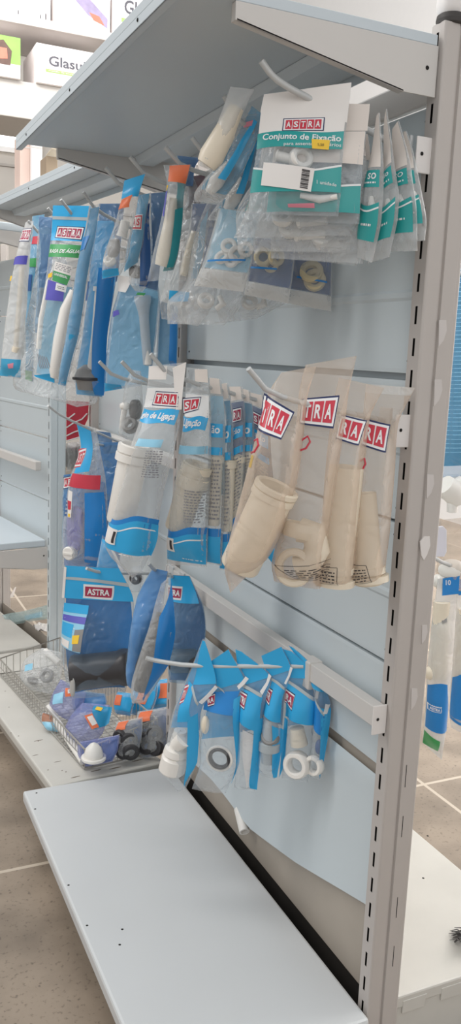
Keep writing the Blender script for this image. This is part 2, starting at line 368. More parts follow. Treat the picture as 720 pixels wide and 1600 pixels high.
# ------------------------------------------------------------------ second bay, turned a few degrees
YAW2 = math.radians(5.8); G2 = fr3((.8465, 2.215, 0), YAW2); L2 = 1.04
gon2 = thing('gondola_bay', 'open-backed second shelving bay, seen behind the blue bags', 'shelving', T(G2, 0, .5, fz))
ob = onX(90, 620, .8465)
fr_end = fr3(T(G2, 0, L2, 0), YAW2)
upright(gon2, fr_end, fz, -.14, -.2, Dp=.062, m=PANEL)
crossbar(gon2, G2, .05, L2 - .01, .27, h=.022)
shelf('side_shelf', 'shallow white shelf of the second bay, under the top shelf corner', G2, .03, L2 + .02, .478, .235, .21, hb=.06)
for (y0, lab, k) in ((-.03, 'dusty pale base deck under the wire basket', 0), (1.05, 'pale base deck in the far bay at the left edge', 1)):
    GD = G2 if k == 0 else fr3(T(G2, 0, L2 + .03, 0), math.radians(9.)); y0 = y0 if k == 0 else .01
    d2 = thing('base_deck', lab, 'shelf', T(GD, -.2, y0 + .5, fz))
    x0 = -.355 if k == 0 else -.40
    mb = MB().use(OLDDECK); mb.box((x0, y0, -1.203), (-.018, y0 + 1.07, -1.1745), GD)
    mb.build('deck_board', d2, False, .005)
    DIRT = mat('deck_dirt', (110, 98, 84), .8, var=.3)
    if k == 0:
        for p in ((17, 1145), (29, 1150), (75, 1203), (97, 1204), (103, 1206), (60, 1158), (14, 1105), (8, 1080)):
            MB().use(DIRT).blob(onZ(*p, -1.1745), (.0026, 0, 0), (0, .002, 0), (0, 0, .0006), n=8, k=4).build('screw_hole', d2)
        for (px, py, s) in ((60, 1157, 9), (90, 1190, 7), (55, 1180, 6), (180, 1200, 12), (150, 1204, 10), (215, 1188, 12), (118, 1214, 9)):
            c = onZ(px, py, -1.1745); MB().use(DIRT).blob(c, (.0016 * s, .0002 * s, 0), (0, .00025 * s, 0), (0, 0, .0005), n=12, k=4).build('dirt_streak', d2)
    mb = MB().use(INNER); mb.box((x0 + .05, y0 + .01, fz), (x0 + .054, y0 + 1.06, -1.203), GD); mb.box((x0 + .05, y0 + .01, fz), (-.03, y0 + .014, -1.203), GD); mb.build('kick_plate', d2, False)
# third bay beyond the slim post
G3 = fr3(T(G2, 0, L2 + .03, 0), math.radians(9.)); L3 = .62
gon3 = thing('gondola_bay', 'empty white panelled bay at the left edge with a low shelf', 'shelving', T(G3, 0, .3, fz))
upright(gon3, fr3(T(G3, .012, .0, 0), math.radians(9.)), -.15, .52, -.2, Dp=.05)
upright(gon3, fr3(T(G3, 0, L3, 0), math.radians(9.)), fz, .5, -.2, W=.035)
for k, (z0, z1) in enumerate(((-.60, -.36), (-.355, -.125), (-.12, .11), (.115, .34), (-.845, -.605))):
    panel(gon3, G3, .032, L3 - .003, z0, z1, .022, ((z0 + z1) / 2,) if k % 2 else (), PANEL)
mb = MB().use(WHITE); mb.box((-.045, .01, -.475), (-.02, L3 + .5, -.44), G3); mb.build('crossbar', gon3, False, .003)
mb = MB().use(INNER); mb.box((.03, 0, fz), (.034, L3, -1.17), G3); mb.build('base_sheet', gon3, False)
s3 = thing('low_shelf', 'empty low shelf of the far bay at the left edge', 'shelf', T(G3, -.12, .4, -.78))
mb = MB().use(SHELFM); mb.box((-.30, .004, -.775), (-.005, .95, -.747), G3); mb.build('board', s3, False, .004)
bracket_arm(s3, G3, -.004, -.775, .30, .085, .05)
s4 = thing('side_shelf', 'far white shelf seen under the second bay shelf at the left edge', 'shelf', T(G3, -.12, .3, .36))
mb = MB().use(SHELFM); mb.box((-.26, .05, .40), (-.005, 1.0, .43), G3); mb.build('board', s4, False, .004); bracket_arm(s4, G3, .045, .40, .25, .06, .03)
# floor-side counter leg seen under the low shelf
m = MB()
# ------------------------------------------------------------------ shelving standing behind the open bay
G4 = fr3((.93, 3.36, 0))
gon4 = thing('gondola_bay', 'grey slotted shelving behind the open bay, beside the red placard', 'shelving', (.95, 3.0, fz))
upright(gon4, G4, fz, .3, -.2)
panel(gon4, G4, -1.1, -.002, -.32, .3, .03, (-.02,), PANEL); panel(gon4, G4, -1.1, -.002, -.95, -.325, .03, (-.6,), PANEL)
mb = MB().use(WHITE); mb.box((-.03, -1.1, -.345), (-.0, -.01, -.312), G4); mb.build('crossbar', gon4, False, .003)
# ------------------------------------------------------------------ plastic pouches
CLEAR = film('clear_film', (228, 234, 238), .16, .62, .12, .8, 24)
HAZY = film('hazy_film', (230, 231, 230), .27, .70, .18, .8, 22)
CRINK = film('crinkled_film', (226, 227, 226), .24, .72, .15, .9, 30)
MILKY = film('milky_film', (236, 214, 192), .26, .74, .26, .5, 20)
MILKW = film('milky_white_film', (238, 238, 237), .38, .76, .26, .6, 22)
MILKJ = film('pale_milky_film', (240, 240, 239), .18, .7, .2, .4, 20)
BLUET = film('blue_tinted_film', (150, 190, 222), .30, .66, .14, .8, 22)
VIOLT = film('violet_tinted_film', (150, 158, 214), .36, .7, .12, 1., 24)
BLUE = mat('bright_blue_print', (52, 172, 228), .28, var=.05)
DBLUE = mat('deep_blue_print', (36, 132, 206), .3, var=.06)
NAVY = mat('navy_print', (44, 92, 152), .35, var=.06)
TEALB = mat('teal_blue_print', (64, 160, 200), .32, var=.06)
TEAL = mat('teal_print', (40, 158, 156), .35, var=.04)
PALEB = mat('pale_blue_print', (150, 206, 232), .35, var=.04)
GREEN = mat('green_print', (66, 158, 92), .4, var=.06)
RED = mat('red_print', (206, 58, 76), .4, var=.05)
REDD = mat('dark_red_print', (172, 52, 84), .4, var=.05)
ORANGE = mat('orange_print', (236, 122, 78), .4, var=.06)
PURPLE = mat('purple_print', (96, 92, 188), .4, var=.05)
YELLOW = mat('yellow_label', (246, 202, 60), .5, var=.03)
PAPER = mat('white_paper', (238, 233, 229), .6, var=.02)
CARD = mat('cream_card', (232, 222, 214), .6, var=.03)
WPRINT = mat('white_ink', (240, 240, 240), .5, var=.01)
SEAL = mat('grey_weld_seam', (176, 186, 190), .35, var=.08)
INK = mat('black_ink', (52, 48, 50), .6, var=.02)
GINK = mat('grey_ink', (140, 140, 146), .6, var=.02)
NAVYINK = mat('navy_ink', (32, 44, 92), .5, var=.02)
PVC = mat('white_moulded_plastic', (238, 234, 228), .32, var=.02)
CREAM = mat('cream_moulded_plastic', (234, 222, 202), .36, var=.03)
GREYP = mat('grey_moulded_plastic', (142, 140, 138), .4, var=.06)
BLACKP = mat('black_moulded_plastic', (58, 56, 58), .38, var=.08)
IVORY = mat('ivory_fitting', (222, 206, 168), .4, var=.05)

HOOKS = {}
def hook(key, label, pts, group=None, r=.0042, cat='hook', plate=True):
    pts = [np.array(p, float) for p in pts]; HOOKS[key] = pts
    root = thing('display_hook', label, cat, pts[-1], group)
    # smooth the polyline a little
    P = [pts[0]]
    for a, b, c in zip(pts, pts[1:], pts[2:]): P += [a + (b - a) * .7, b * .8 + (a + c) * .1, b + (c - b) * .3]
    P.append(pts[-1])
    MB().use(HOOKM).tube(P, r, 10).build('prong', root)
    if not plate: return root
    e = pts[-1]; mb = MB().use(HOOKM); mb.box(e - [.003, .016, .02], e + [.003, .016, .022]); mb.build('back_plate', root, False, .002)
    return root
def hookpt(key, hx):
    best = None; P = HOOKS[key]
    for a, b in zip(P, P[1:]):
        for k in range(21):
            q = a + (b - a) * k / 20; d = abs(proj(q)[0] - hx)
            if best is None or d < best[0]: best = (d, q)
    return best[1]
def poly3(pts, v, cum):
    t = v * cum[-1]; i = min(max(int(np.searchsorted(cum, t)) - 1, 0), len(pts) - 2)
    s = (t - cum[i]) / max(1e-9, cum[i + 1] - cum[i])
    p0 = pts[max(i - 1, 0)]; p1 = pts[i]; p2 = pts[i + 1]; p3 = pts[min(i + 2, len(pts) - 1)]
    lin_ = p1 + (p2 - p1) * s
    if not 0 <= s <= 1: return lin_
    m1 = (p2 - p0) / 2; m2 = (p3 - p1) / 2; h = s * s * (3 - 2 * s)
    cr = (2 * s ** 3 - 3 * s ** 2 + 1) * p1 + (s ** 3 - 2 * s ** 2 + s) * m1 + (-2 * s ** 3 + 3 * s ** 2) * p2 + (s ** 3 - s ** 2) * m2
    return lin_ * .45 + cr * .55
class Bag:
    """a printed plastic pouch hanging in the vertical plane through its hook point; L, R = its two side edges"""
    def __init__(s, label, key, hx, phi, L, R, tf=.012, tb=.008, fm=CLEAR, wr=.0022, group=None, top=.10, full=.32, name='product_pouch', cat='pouch', tilt=0., at=None, seal=.9, nu=18, nv=30, gather=0., shift=(0, 0), P=None, pw=2.3):
        P = hookpt(key, hx) if P is None else np.array(P, float)
        ph = math.radians(phi); s.n = nrm([-math.cos(ph), -math.sin(ph), math.sin(math.radians(tilt))])
        s.P = P; s.seed = random.uniform(0, 99); s.tf, s.tb, s.wr, s.top, s.full, s.seal = tf, tb, wr, top, full, seal
        s.L = np.array([onP(x + shift[0], y + shift[1], P, s.n) for x, y in L]); s.R = np.array([onP(x + shift[0], y + shift[1], P, s.n) for x, y in R])
        s.cL = np.concatenate([[0], np.cumsum(np.linalg.norm(np.diff(s.L, axis=0), axis=1))]); s.cR = np.concatenate([[0], np.cumsum(np.linalg.norm(np.diff(s.R, axis=0), axis=1))])
        s.root = thing(name, label, cat, P, group); s.fm = fm
        s.pw = pw; s.g = None; s.shift = np.array(shift, float)
        s.nu, s.nv = nu, nv
        if fm is not None: s.pouch(fm, nu, nv)
    def base(s, u, v): a = poly3(s.L, v, s.cL); b = poly3(s.R, v, s.cR); return a + (b - a) * u
    def S(s, u, v, side=1, off=0.):
        uc = min(max(u, 0), 1); pr = (1 - abs(2 * uc - 1) ** s.pw) ** .75
        q = min(max((v - s.top) / max(1e-6, s.full - s.top), 0), 1); r = q * q * (3 - 2 * q)
        q = min(max((1 - v) / max(1e-6, 1 - s.seal), 0), 1); r *= .12 + .88 * q * q * (3 - 2 * q) if v > s.seal else 1
        t = (s.tf if side > 0 else s.tb) * pr * r
        b = s.base(u, v)
        w = noise.noise(Vector(b * 26) + Vector((s.seed, 0, side * 3.))) + .5 * noise.noise(Vector(b * 60) + Vector((0, s.seed, side * 5.)))
        # common sway keeps both films together, the rest lifts them apart
        sw = s.wr * 1.6 * noise.noise(Vector(b * 14) + Vector((s.seed, 5, 0)))
        edge = .25 + .75 * pr
        return b + s.n * (sw + side * (.0010 + t + s.wr * (.5 + .5 * w) * edge * (.3 + .7 * r) + off))
    def pouch(s, m, nu, nv):
        rows = []
        for j in range(nv + 1):
            v = j / nv
            rows.append([s.S(i / nu, v, 1) for i in range(nu + 1)] + [s.S(1 - i / nu, v, -1) for i in range(nu + 1)])
        MB().use(m).grid(rows, True).build('pouch', s.root, True, auto=180)
    def uv(s, px, py):
        if s.g is None:
            s.g = [(u, v, proj(s.base(u, v))) for u in np.linspace(-.1, 1.1, 25) for v in np.linspace(0, 1, 41)]
        t = np.array([px, py], float) + s.shift
        u, v, _ = min(s.g, key=lambda e: np.sum((e[2] - t) ** 2))
        for _ in range(6):
            p = proj(s.base(u, v)); e = .01
            J = np.column_stack([(proj(s.base(u + e, v)) - p) / e, (proj(s.base(u, v + e)) - p) / e])
            try: d = np.linalg.solve(J, t - p)
            except Exception: break
            u += float(np.clip(d[0], -.15, .15)); v += float(np.clip(d[1], -.1, .1)); v = min(max(v, 0.), 1.); u = min(max(u, -.1), 1.1)
        return np.array([u, v])
    def quad(s, q):
        c = [s.uv(*p) for p in q]
        return lambda a, b: (c[0] * (1 - a) + c[1] * a) * (1 - b) + (c[3] * (1 - a) + c[2] * a) * b
    def put(s, mb, f, side=1, off=.0006, n=(10, 6), wt=0., wb=0., k=1.):
        """surface patch; f maps the unit square to uv; wt / wb bow its top / bottom edges"""
        rows = []
        for j in range(n[1] + 1):
            row = []
            for i in range(n[0] + 1):
                a, b = i / n[0], j / n[1]; u, v = f(a, b)
                v += (wt * (1 - b) + wb * b) * math.sin(math.pi * 2 * a * k); row.append(s.S(u, min(max(v, 0), 1), side, off))
            rows.append(row)
        mb.grid(rows)
    def patch(s, name, m, q, side=1, off=.0006, n=(12, 8), wt=0., wb=0., k=1., label=None):
        mb = MB().use(m); s.put(mb, s.quad(q) if isinstance(q, list) else q, side, off, n, wt, wb, k)
        o = mb.build(name, s.root, True, auto=180)
        if label: o['label'] = label
        return o
    def uvbox(s, u0, u1, v0, v1): return lambda a, b: np.array([u0 + (u1 - u0) * a, v0 + (v1 - v0) * b])
    def text(s, mb, txt, f, side=1, off=.0014, bold=.02, shear=0., wob=0.):
        vs, fs = letters(txt, bold, 3, shear)
        pts = []
        for a, b in vs:
            u, v = f(a, b); v += wob * math.sin(2 * math.pi * a); pts.append(s.S(u, min(max(v, 0), 1), side, off))
        mb.add(pts, fs)
    def logo(s, q, txt='ASTRA', plate=RED, rim=WPRINT, outer=NAVYINK, ink=WPRINT, tiles=True, off=.0008, parent=None):
        """red plate with letter tiles, white rim and thin dark outline"""
        f = s.quad(q) if isinstance(q, list) else q; mb = MB()
        def ins(e, g): return lambda a, b: f(e + a * (1 - 2 * e), g + b * (1 - 2 * g))
        mb.use(outer); s.put(mb, f, 1, off, (12, 4)); mb.use(rim); s.put(mb, ins(.025, .06), 1, off + .0005, (12, 4))
        mb.use(plate); N = len(txt); g = ins(.06, .15)
        if tiles:
            for i in range(N): s.put(mb, (lambda i: lambda a, b: g((i + .06 + a * .88) / N, b))(i), 1, off + .001, (4, 4))
        else: s.put(mb, g, 1, off + .001, (12, 4))
        mb.use(ink)
        if tiles:
            for i, ch in enumerate(txt): s.text(mb, ch, (lambda i: lambda a, b: g((i + .2 + a * .6) / N, .16 + b * .68))(i), 1, off + .0016, .03)
        else: s.text(mb, txt, lambda a, b: g(.08 + a * .84, .18 + b * .64), 1, off + .0016, .03)
        return mb.build('logo', s.root, True, auto=180)
    def pt(s, px, py, off=0.): u, v = s.uv(px, py); return s.base(u, v) + s.n * off
    def sp(s, px, py, off=.001): u, v = s.uv(px, py); return s.S(u, v, 1, off)
    def px(s): return np.linalg.norm(s.P) / FL       # metres per pixel at this pouch
    def add(s, name, mb, label=None):
        o = mb.build(name, s.root)
        if label: o['label'] = label
        return o
    def fine(s, mb, q, rows, cols=2, m=GINK, fill=.75):
        """small print: rows of short dashes"""
        f = s.quad(q); mb.use(m); rs = random.Random(int(s.seed * 100))
        for r in range(rows):
            a = 0.
            while a < .95:
                w = rs.uniform(.06, .2); b = (r + .25) / rows
                a1 = min(a + w, 1.); s.put(mb, (lambda a, a1, b: lambda x, y: f(a + (a1 - a) * x, b + y * .4 / rows))(a, a1, b), 1, .0012, (2, 1)); a = a1 + .03 + rs.uniform(0, .05) / fill
    def barcode(s, mb, q, n=14):
        f = s.quad(q); mb.use(INK); rs = random.Random(int(s.seed * 77)); b = 0.
        while b < 1:
            w = rs.choice((.025, .04, .06)); s.put(mb, (lambda b, w: lambda x, y: f(x, b + w * y))(b, min(w, 1 - b)), 1, .0016, (2, 1)); b += w + rs.choice((.02, .035, .05))

def pipe(a, b, r, lip=1.25, n=26, m=PVC, mouth=True, collars=((.07, 1.22, .05),)):
    """waste-pipe fitting from its open mouth a to its far end b with moulded collars"""
    mb = MB().use(m); pr = []
    if mouth: pr += [(.35, r * .84), (.02, r * .86), (0, r * .95)]
    else: pr += [(0, .001), (0, r * .9)]
    c = sorted(collars); pr.append((.0, r))
    for t, k, w in c: pr += [(max(t - w, .002), r), (max(t - w, .002) + .006, r * k), (t + w - .006, r * k), (t + w, r)]
    pr += [(.97, r * .97), (1, r * .9), (1, .001)]
    return mb.lathe(a, b, pr, n)
# ------------------------------------------------------------------ hooks
def perp(tip, X, fr=None, base_x=.828, drop=.09, yaw=0.):
    """hook with its tip at a measured spot, running back to the crossbar"""
    a = onX(*tip, X); d = base_x - a[0]; return a, d
def mkhook(key, label, tip, X, base, rise=.028, group=None, **k):
    a = onX(*tip, X); b = np.array(base, float)
    q = a + (b - a) * .16; q[2] -= rise; hook(key, label, [a, q, b], group, **k)
GH = 'display hooks on the shelving'
hook('A', 'thick hook holding the teal-banded fixing-kit pouches under the top shelf', [onY(408, 95, 1.19), onY(426, 120, 1.19), onY(452, 138, 1.19), onY(482, 153, 1.19), onY(580, 206, 1.19), (.8255, 1.19, .318)], GH, r=.0048)
mkhook('B0', 'hook inside the bunch of small ring-fitting pouches', (350, 150), .585, (.8255, 1.38, .31), group=GH)
mkhook('B', 'hook with the orange-topped pouch of the upper row', (258, 230), .56, (.8255, 1.56, .31), group=GH)
mkhook('B2', 'hook buried behind the orange-topped pouch', (300, 215), .60, (.8255, 1.50, .31), group=GH)
mkhook('C', 'upper hook left of the orange-topped pouch, above the shiny blue pouch', (203, 245), .56, (.8255, 1.765, .31), group=GH)
mkhook('D', 'upper hook nearest the shelf bracket at the bay corner', (165, 262), .56, (.8255, 1.95, .31), group=GH)
mkhook('E', 'hook over the large pouch with the green band, farther right', (130, 300), .564, (.83, 2.25, .275), group=GH)
mkhook('F', 'hook just above the big green-banded pouch', (95, 312), .545, (.815, 2.36, .275), group=GH)
mkhook('F2', 'hook left of the green-banded pouch, half hidden', (75, 325), .54, (.80, 2.47, .275), group=GH)
mkhook('F3', 'leftmost hook, with the pale tall pouch', (44, 345), .525, (.785, 2.62, .275), group=GH)
mkhook('J', 'middle-row hook with the white connection-pipe pouches', (235, 553), .56, (.8255, 1.63, -.10), group=GH)
mkhook('J2', 'bare-tipped middle hook left of the white pipe pouches', (190, 565), .56, (.8255, 1.80, -.10), group=GH)
mkhook('J3', 'leftmost bare-tipped middle hook', (155, 565), .56, (.8255, 1.985, -.10), group=GH)
mkhook('K', 'middle-row hook with the beige translucent pouches', (388, 576), .545, (.8255, 1.19, -.10), group=GH)
mkhook('M', 'thin wire hook in front of the slim post, with the red-collared pouch', (75, 634), .54, (.898, 2.72, -.325), group=GH, r=.0035, rise=.012)
hook('M2', 'hook buried among the deep blue pouches behind the red-collared one', [onY(150, 694, 2.62), onY(170, 697, 2.68), (.898, 3.0, -.325)], GH)
mkhook('N', 'short hook poking through the big blue trap pouch', (135, 888), .56, (.822, 2.14, -.60), group=GH, rise=.01)
mkhook('N2', 'hook hidden behind the trap pouches', (232, 880), .60, (.822, 2.06, -.598), group=GH, rise=.01)
hook('P', 'long low hook with the row of small blue-topped pouches', [onX(228, 1028, .56), onX(246, 1033, .583), onX(300, 1041, .637), np.array([.816, 1.392, -.597])], GH, r=.0046, plate=False)
mb = MB().use(WHITE); mb.box((.817, 1.372, -.64), (.848, 1.412, -.5835)); t_ = thing('hook_clip', 'white clip saddling the low crossbar where the long hook starts', 'clip', (.84, 1.392, -.6)); mb.build('saddle', t_, False, .003)

# ------------------------------------------------------------------ fixing-kit pouches (near top hook)
GA = 'fixing kit pouches on the near top hook'
def kit(label, hx, phi, L, R, P=None, **k):
    return Bag(label, 'A', hx, phi, L, R, tf=k.pop('tf', .012), tb=k.pop('tb', .008), group=GA, top=.2, full=.45, P=P, **k)
b = kit('fixing-kit pouch facing the viewer, with a white barcode label and yellow price tag', 482, 52,
        [(413, 148), (407, 190), (399, 250), (391, 300), (389, 334)], [(549, 129), (542, 190), (535, 250), (532, 305), (528, 338)], wr=.0015)
b.patch('header_card', PAPER, [(413, 148), (549, 129), (542, 192), (407, 176)], off=.0004, n=(14, 6))
b.patch('white_panel', PAPER, [(408, 176), (541, 172), (537, 212), (404, 212)], off=.0004, n=(14, 4))
b.logo([(443, 186), (508, 184), (507, 207), (442, 207)])
mb = MB().use(TEAL); f = b.quad([(403, 210), (538, 206), (535, 234), (401, 234)]); b.put(mb, f, 1, .0007, (16, 6), -.012, -.01)
mb.use(WPRINT); b.text(mb, 'Conjunto de Fixação', b.quad([(412, 211), (534, 213), (533, 226), (411, 224)]), off=.0014, wob=-.004); b.text(mb, 'para assentos sanitários', b.quad([(446, 226), (534, 226), (533, 233), (446, 232)]), off=.0014, bold=.005)
b.add('title_band', mb)
mb = MB().use(TEAL); f = b.quad([(396, 262), (534, 258), (532, 302), (391, 302)]); b.put(mb, f, 1, .0005, (16, 6), .05, 0, .5)
mb.use(WPRINT); f2 = b.quad([(396, 262), (534, 258), (534, 261), (396, 265)]); b.put(mb, f2, 1, .0009, (16, 1), .05, .05, .5); b.text(mb, '1 unidade', b.quad([(497, 284), (527, 288), (526, 293), (497, 290)]), off=.0012, bold=.0)
b.add('lower_band', mb)
mb = MB().use(PAPER); b.put(mb, b.quad([(414, 256), (494, 267), (488, 303), (410, 292)]), 1, .0022, (8, 6))
b.fine(mb, [(418, 267), (450, 271), (448, 290), (415, 285)], 5, m=GINK); b.fine(mb, [(420, 259), (432, 261), (431, 265), (419, 263)], 1, m=INK); b.fine(mb, [(452, 264), (460, 265), (460, 269), (452, 268)], 1, m=INK)
f = b.quad([(475, 268), (487, 270), (483, 299), (471, 297)])
for k in range(13):
    mb.use(INK); b.put(mb, (lambda k: lambda x, y: f(x, (k + y * (.5 + .3 * (k % 3 == 0))) / 13))(k), 1, .003, (2, 1))
b.add('barcode_label', mb)
mb = MB().use(YELLOW); q = b.quad([(489, 221), (517, 222), (515, 237), (490, 236)])
b.put(mb, q, 1, .0022, (6, 4)); mb.use(INK); b.text(mb, '5,50', lambda a, c: q(.34 + a * .36, .42 + c * .3), off=.0032, bold=0); b.add('price_tag', mb)
mb = MB().use(PVC); c = b.pt(470, 248, .001); mb.ring(c, b.n + np.array([.5, 0, .2]), .013, .0055, .009); b.add('washer', mb)
b.add('bolt', pipe(b.pt(432, 243, .002), b.pt(458, 250, .002), .0075, m=PVC)); mb = MB().use(PVC); mb.tube([b.pt(470, 306, .004), b.pt(500, 312, .004), b.pt(527, 308, .004)], [.004, .006, .004]); b.add('bolt', mb)
b.patch('pink_stripe', mat('pink_print', (222, 140, 158), .5), [(452, 321), (493, 320), (493, 327), (452, 326)], off=.0006)
b = kit('second fixing-kit pouch, peeking out on the right of the barcoded one', 500, 50,
        [(436, 160), (428, 220), (420, 290), (416, 345)], [(578, 163), (570, 230), (564, 300), (561, 350)], P=HOOKS['A'][3] + (HOOKS['A'][4] - HOOKS['A'][3]) * .22, wr=.0018)
b.patch('header_card', CARD, [(436, 160), (578, 163), (574, 205), (432, 205)], off=.0004); b.patch('white_panel', CARD, [(432, 206), (571, 206), (567, 258), (426, 255)], off=.0004)
b.patch('lower_band', TEAL, [(424, 282), (564, 288), (562, 334), (417, 332)], off=.0005, wt=.04, k=.5); b.patch('band_line', WPRINT, [(424, 282), (564, 288), (564, 291), (424, 285)], off=.001, wt=.04, wb=.04, k=.5)
# pouches queued behind: their crinkled bottoms show below the first two
for i, (lab, L, R, f_) in enumerate((
    ('third fixing-kit pouch, its crumpled bottom just under the barcoded pouch', [(420, 190), (405, 270), (385, 330), (366, 372)], [(560, 190), (565, 270), (562, 330), (548, 368)], .40),
    ('fourth fixing-kit pouch, crumpled bottom jutting out to the left', [(430, 200), (400, 280), (370, 330), (372, 392)], [(565, 200), (568, 280), (566, 345), (545, 395)], .52),
    ('fifth fixing-kit pouch, hanging lowest of the crumpled bottoms', [(450, 205), (440, 290), (425, 360), (424, 404)], [(568, 205), (576, 290), (574, 360), (566, 412)], .62),
    ('sixth fixing-kit pouch, nearly hidden behind the crumpled ones', [(470, 208), (462, 290), (455, 350), (470, 405)], [(575, 210), (582, 290), (580, 350), (556, 415)], .72))):
    b = kit(lab, 500, 46 - 3 * i, L, R, P=HOOKS['A'][3] + (HOOKS['A'][4] - HOOKS['A'][3]) * f_, wr=.0055, fm=CRINK, tf=.014, tb=.010, seal=.8)
    b.patch('header_card', CARD, b.uvbox(0, 1, 0, .2), off=.0004); b.patch('lower_band', TEAL, b.uvbox(.05, .95, .55, .68), side=-1, off=-.001)
    mb = MB().use(PVC); mb.ring(b.base(.35 + .1 * i, .8), b.n + np.array([.3, 0, .5]), .013, .005, .006); b.add('washer', mb)
    b.add('bolt', pipe(b.base(.5, .86), b.base(.75, .84), .007, m=PVC))
for lab, hx, phi, L, R, fq, cols in (
    ('narrow edge-on fixing-kit pouch, first right of the barcoded one', 592, 18, [(588, 182), (578, 250), (566, 310), (560, 360), (558, 402)], [(592, 176), (597, 250), (598, 300), (594, 350), (580, 410)], .50, 0),
    ('narrow edge-on fixing-kit pouch, second of the four fanned at the post', 604, 15, [(600, 200), (598, 270), (592, 330), (585, 380), (574, 412)], [(604, 170), (613, 240), (622, 300), (619, 350), (608, 402)], .66, 1),
    ('narrow edge-on fixing-kit pouch with a pale pointed card, third of the fan', 622, 12, [(613, 204), (612, 260), (608, 310), (603, 350), (596, 394)], [(623, 189), (640, 250), (648, 310), (650, 350), (652, 392)], .80, 2),
    ('narrow edge-on fixing-kit pouch nearest the end post', 640, 10, [(630, 206), (634, 260), (637, 310), (640, 350), (642, 378)], [(634, 205), (650, 260), (660, 310), (666, 345), (664, 376)], .93, 3)):
    A = HOOKS['A']; P = A[3] + (A[5] - A[3]) * (fq * .9)
    b = kit(lab, hx, phi, L, R, P=P, wr=.002, tf=.008, tb=.006, fm=HAZY)
    b.patch('header_card', CARD, b.uvbox(.06, .94, .0, .36), off=.0004, n=(6, 10))
    mb = MB().use(TEAL); b.put(mb, b.uvbox(.08, .92, .38, .5), 1, .0007, (6, 5)); mb.use(WPRINT); b.text(mb, ('so', 'ção', 'ÇO', 'io')[cols], b.uvbox(.35, .8, .40, .445), bold=.01); b.fine(mb, [tuple(proj(b.base(*q))) for q in ((.2, .455), (.8, .455), (.8, .485), (.2, .485))], 1, m=WPRINT); b.add('title_band', mb)
    mb = MB().use(TEAL); b.put(mb, b.uvbox(.05, .95, .60, .86), 1, .0007, (8, 6), .03, .0, .5); mb.use(WPRINT); b.put(mb, b.uvbox(.05, .95, .63, .642), 1, .0012, (8, 1), .03, .03, .5); b.fine(mb, [tuple(proj(b.base(*q))) for q in ((.3, .74), (.75, .74), (.75, .78), (.3, .78))], 1, m=WPRINT); b.add('lower_band', mb)
    mb = MB().use(PVC); mb.tube([b.base(.4, .56), b.base(.55, .66), b.base(.5, .78)], [.004, .007, .004]); b.add('bolt', mb)

# ------------------------------------------------------------------ ring-fitting pouches and neighbours under the top shelf
GB = 'small fitting pouches under the top shelf'
b = Bag('cream wrapped tube pouch twisted at its neck, left of the fixing kits', 'B0', 372, 55, [(360, 136), (350, 165), (334, 205), (320, 238), (311, 258)], [(397, 140), (380, 175), (368, 210), (350, 240), (328, 266)], tf=.016, tb=.012, fm=MILKW, group=GB, top=.0, full=.3, P=onY(372, 140, 1.30))
mb = MB().use(CREAM); mb.tube([b.pt(370, 168), b.pt(352, 205), b.pt(330, 245), b.pt(322, 258)], [.012, .017, .02, .016], 18, True); b.add('tube', mb)
for lab, P, ph, L, R in (('slanting blue pouch with a pink mark beside the cream tube', onY(385, 180, 1.36), 40, [(394, 166), (366, 215), (340, 255), (305, 300), (304, 315)], [(412, 180), (398, 225), (378, 270), (350, 310), (340, 318)]),
    ('slanting blue pouch with a crumpled clear end, under the pink-marked one', onY(392, 200, 1.40), 40, [(404, 186), (390, 235), (365, 285), (340, 320), (325, 345)], [(414, 190), (408, 240), (394, 300), (382, 330), (378, 345)])):
    b = Bag(lab, 'B0', 385, ph, L, R, P=P, tf=.014, tb=.008, fm=CRINK, wr=.005, group=GB, top=.05)
    b.patch('back_sheet', TEALB, b.uvbox(.03, .97, 0, .86), -1, -.0008, (8, 12)); b.patch('side_print', BLUE, b.uvbox(.55, .8, .1, .72), 1, .0006, (4, 12))
    mb = MB().use(PVC); mb.tube([b.base(.42, .55), b.base(.4, .75), b.base(.42, .88)], [.008, .013, .008]); b.add('fitting', mb)
    if 'pink' in lab and 'under' not in lab: b.patch('pink_mark', mat('pink_print', (222, 140, 158), .5), [(386, 193), (398, 189), (396, 198), (384, 202)], off=.001)
def ringbag(label, P, phi, L, R, back, line, rings, hook_='B0', seal_=None, ringm=IVORY):
    b = Bag(label, hook_, 0, phi, L, R, P=P, tf=.012, tb=.006, fm=HAZY, group=GB, top=.0, full=.25, seal=.8, wr=.003)
    b.patch('back_sheet', back, b.uvbox(.03, .97, 0, .74), -1, -.0008, (8, 8)); b.patch('print_line', DBLUE, line, off=.0006, n=(8, 1))
    b.patch('weld_seam', film('weld_film', (226, 224, 220), .55, .7, .3), b.uvbox(.0, 1., .76, .99), 1, .0006, (8, 4))
    for (x, y, R_, ax) in rings:
        mb = MB().use(ringm); mb.ring(b.pt(x, y, .003), b.n + np.array(ax), R_, R_ * .36, R_ * .42); b.add('ring', mb)
    return b
ringbag('pale blue pouch of small white rings with a clear sealed foot', onY(365, 345, 1.40), 52, [(342, 325), (330, 370), (320, 405), (303, 447)], [(408, 335), (398, 375), (393, 410), (380, 457)], PALEB,
        [(327, 407), (386, 406), (385, 409), (326, 410)], [(358, 385, .0105, (.2, 0, .4)), (370, 398, .011, (.5, 0, 0)), (347, 402, .010, (0, .4, .5)), (384, 390, .010, (.4, .2, 0)), (362, 408, .009, (0, 0, .6))], ringm=PVC)
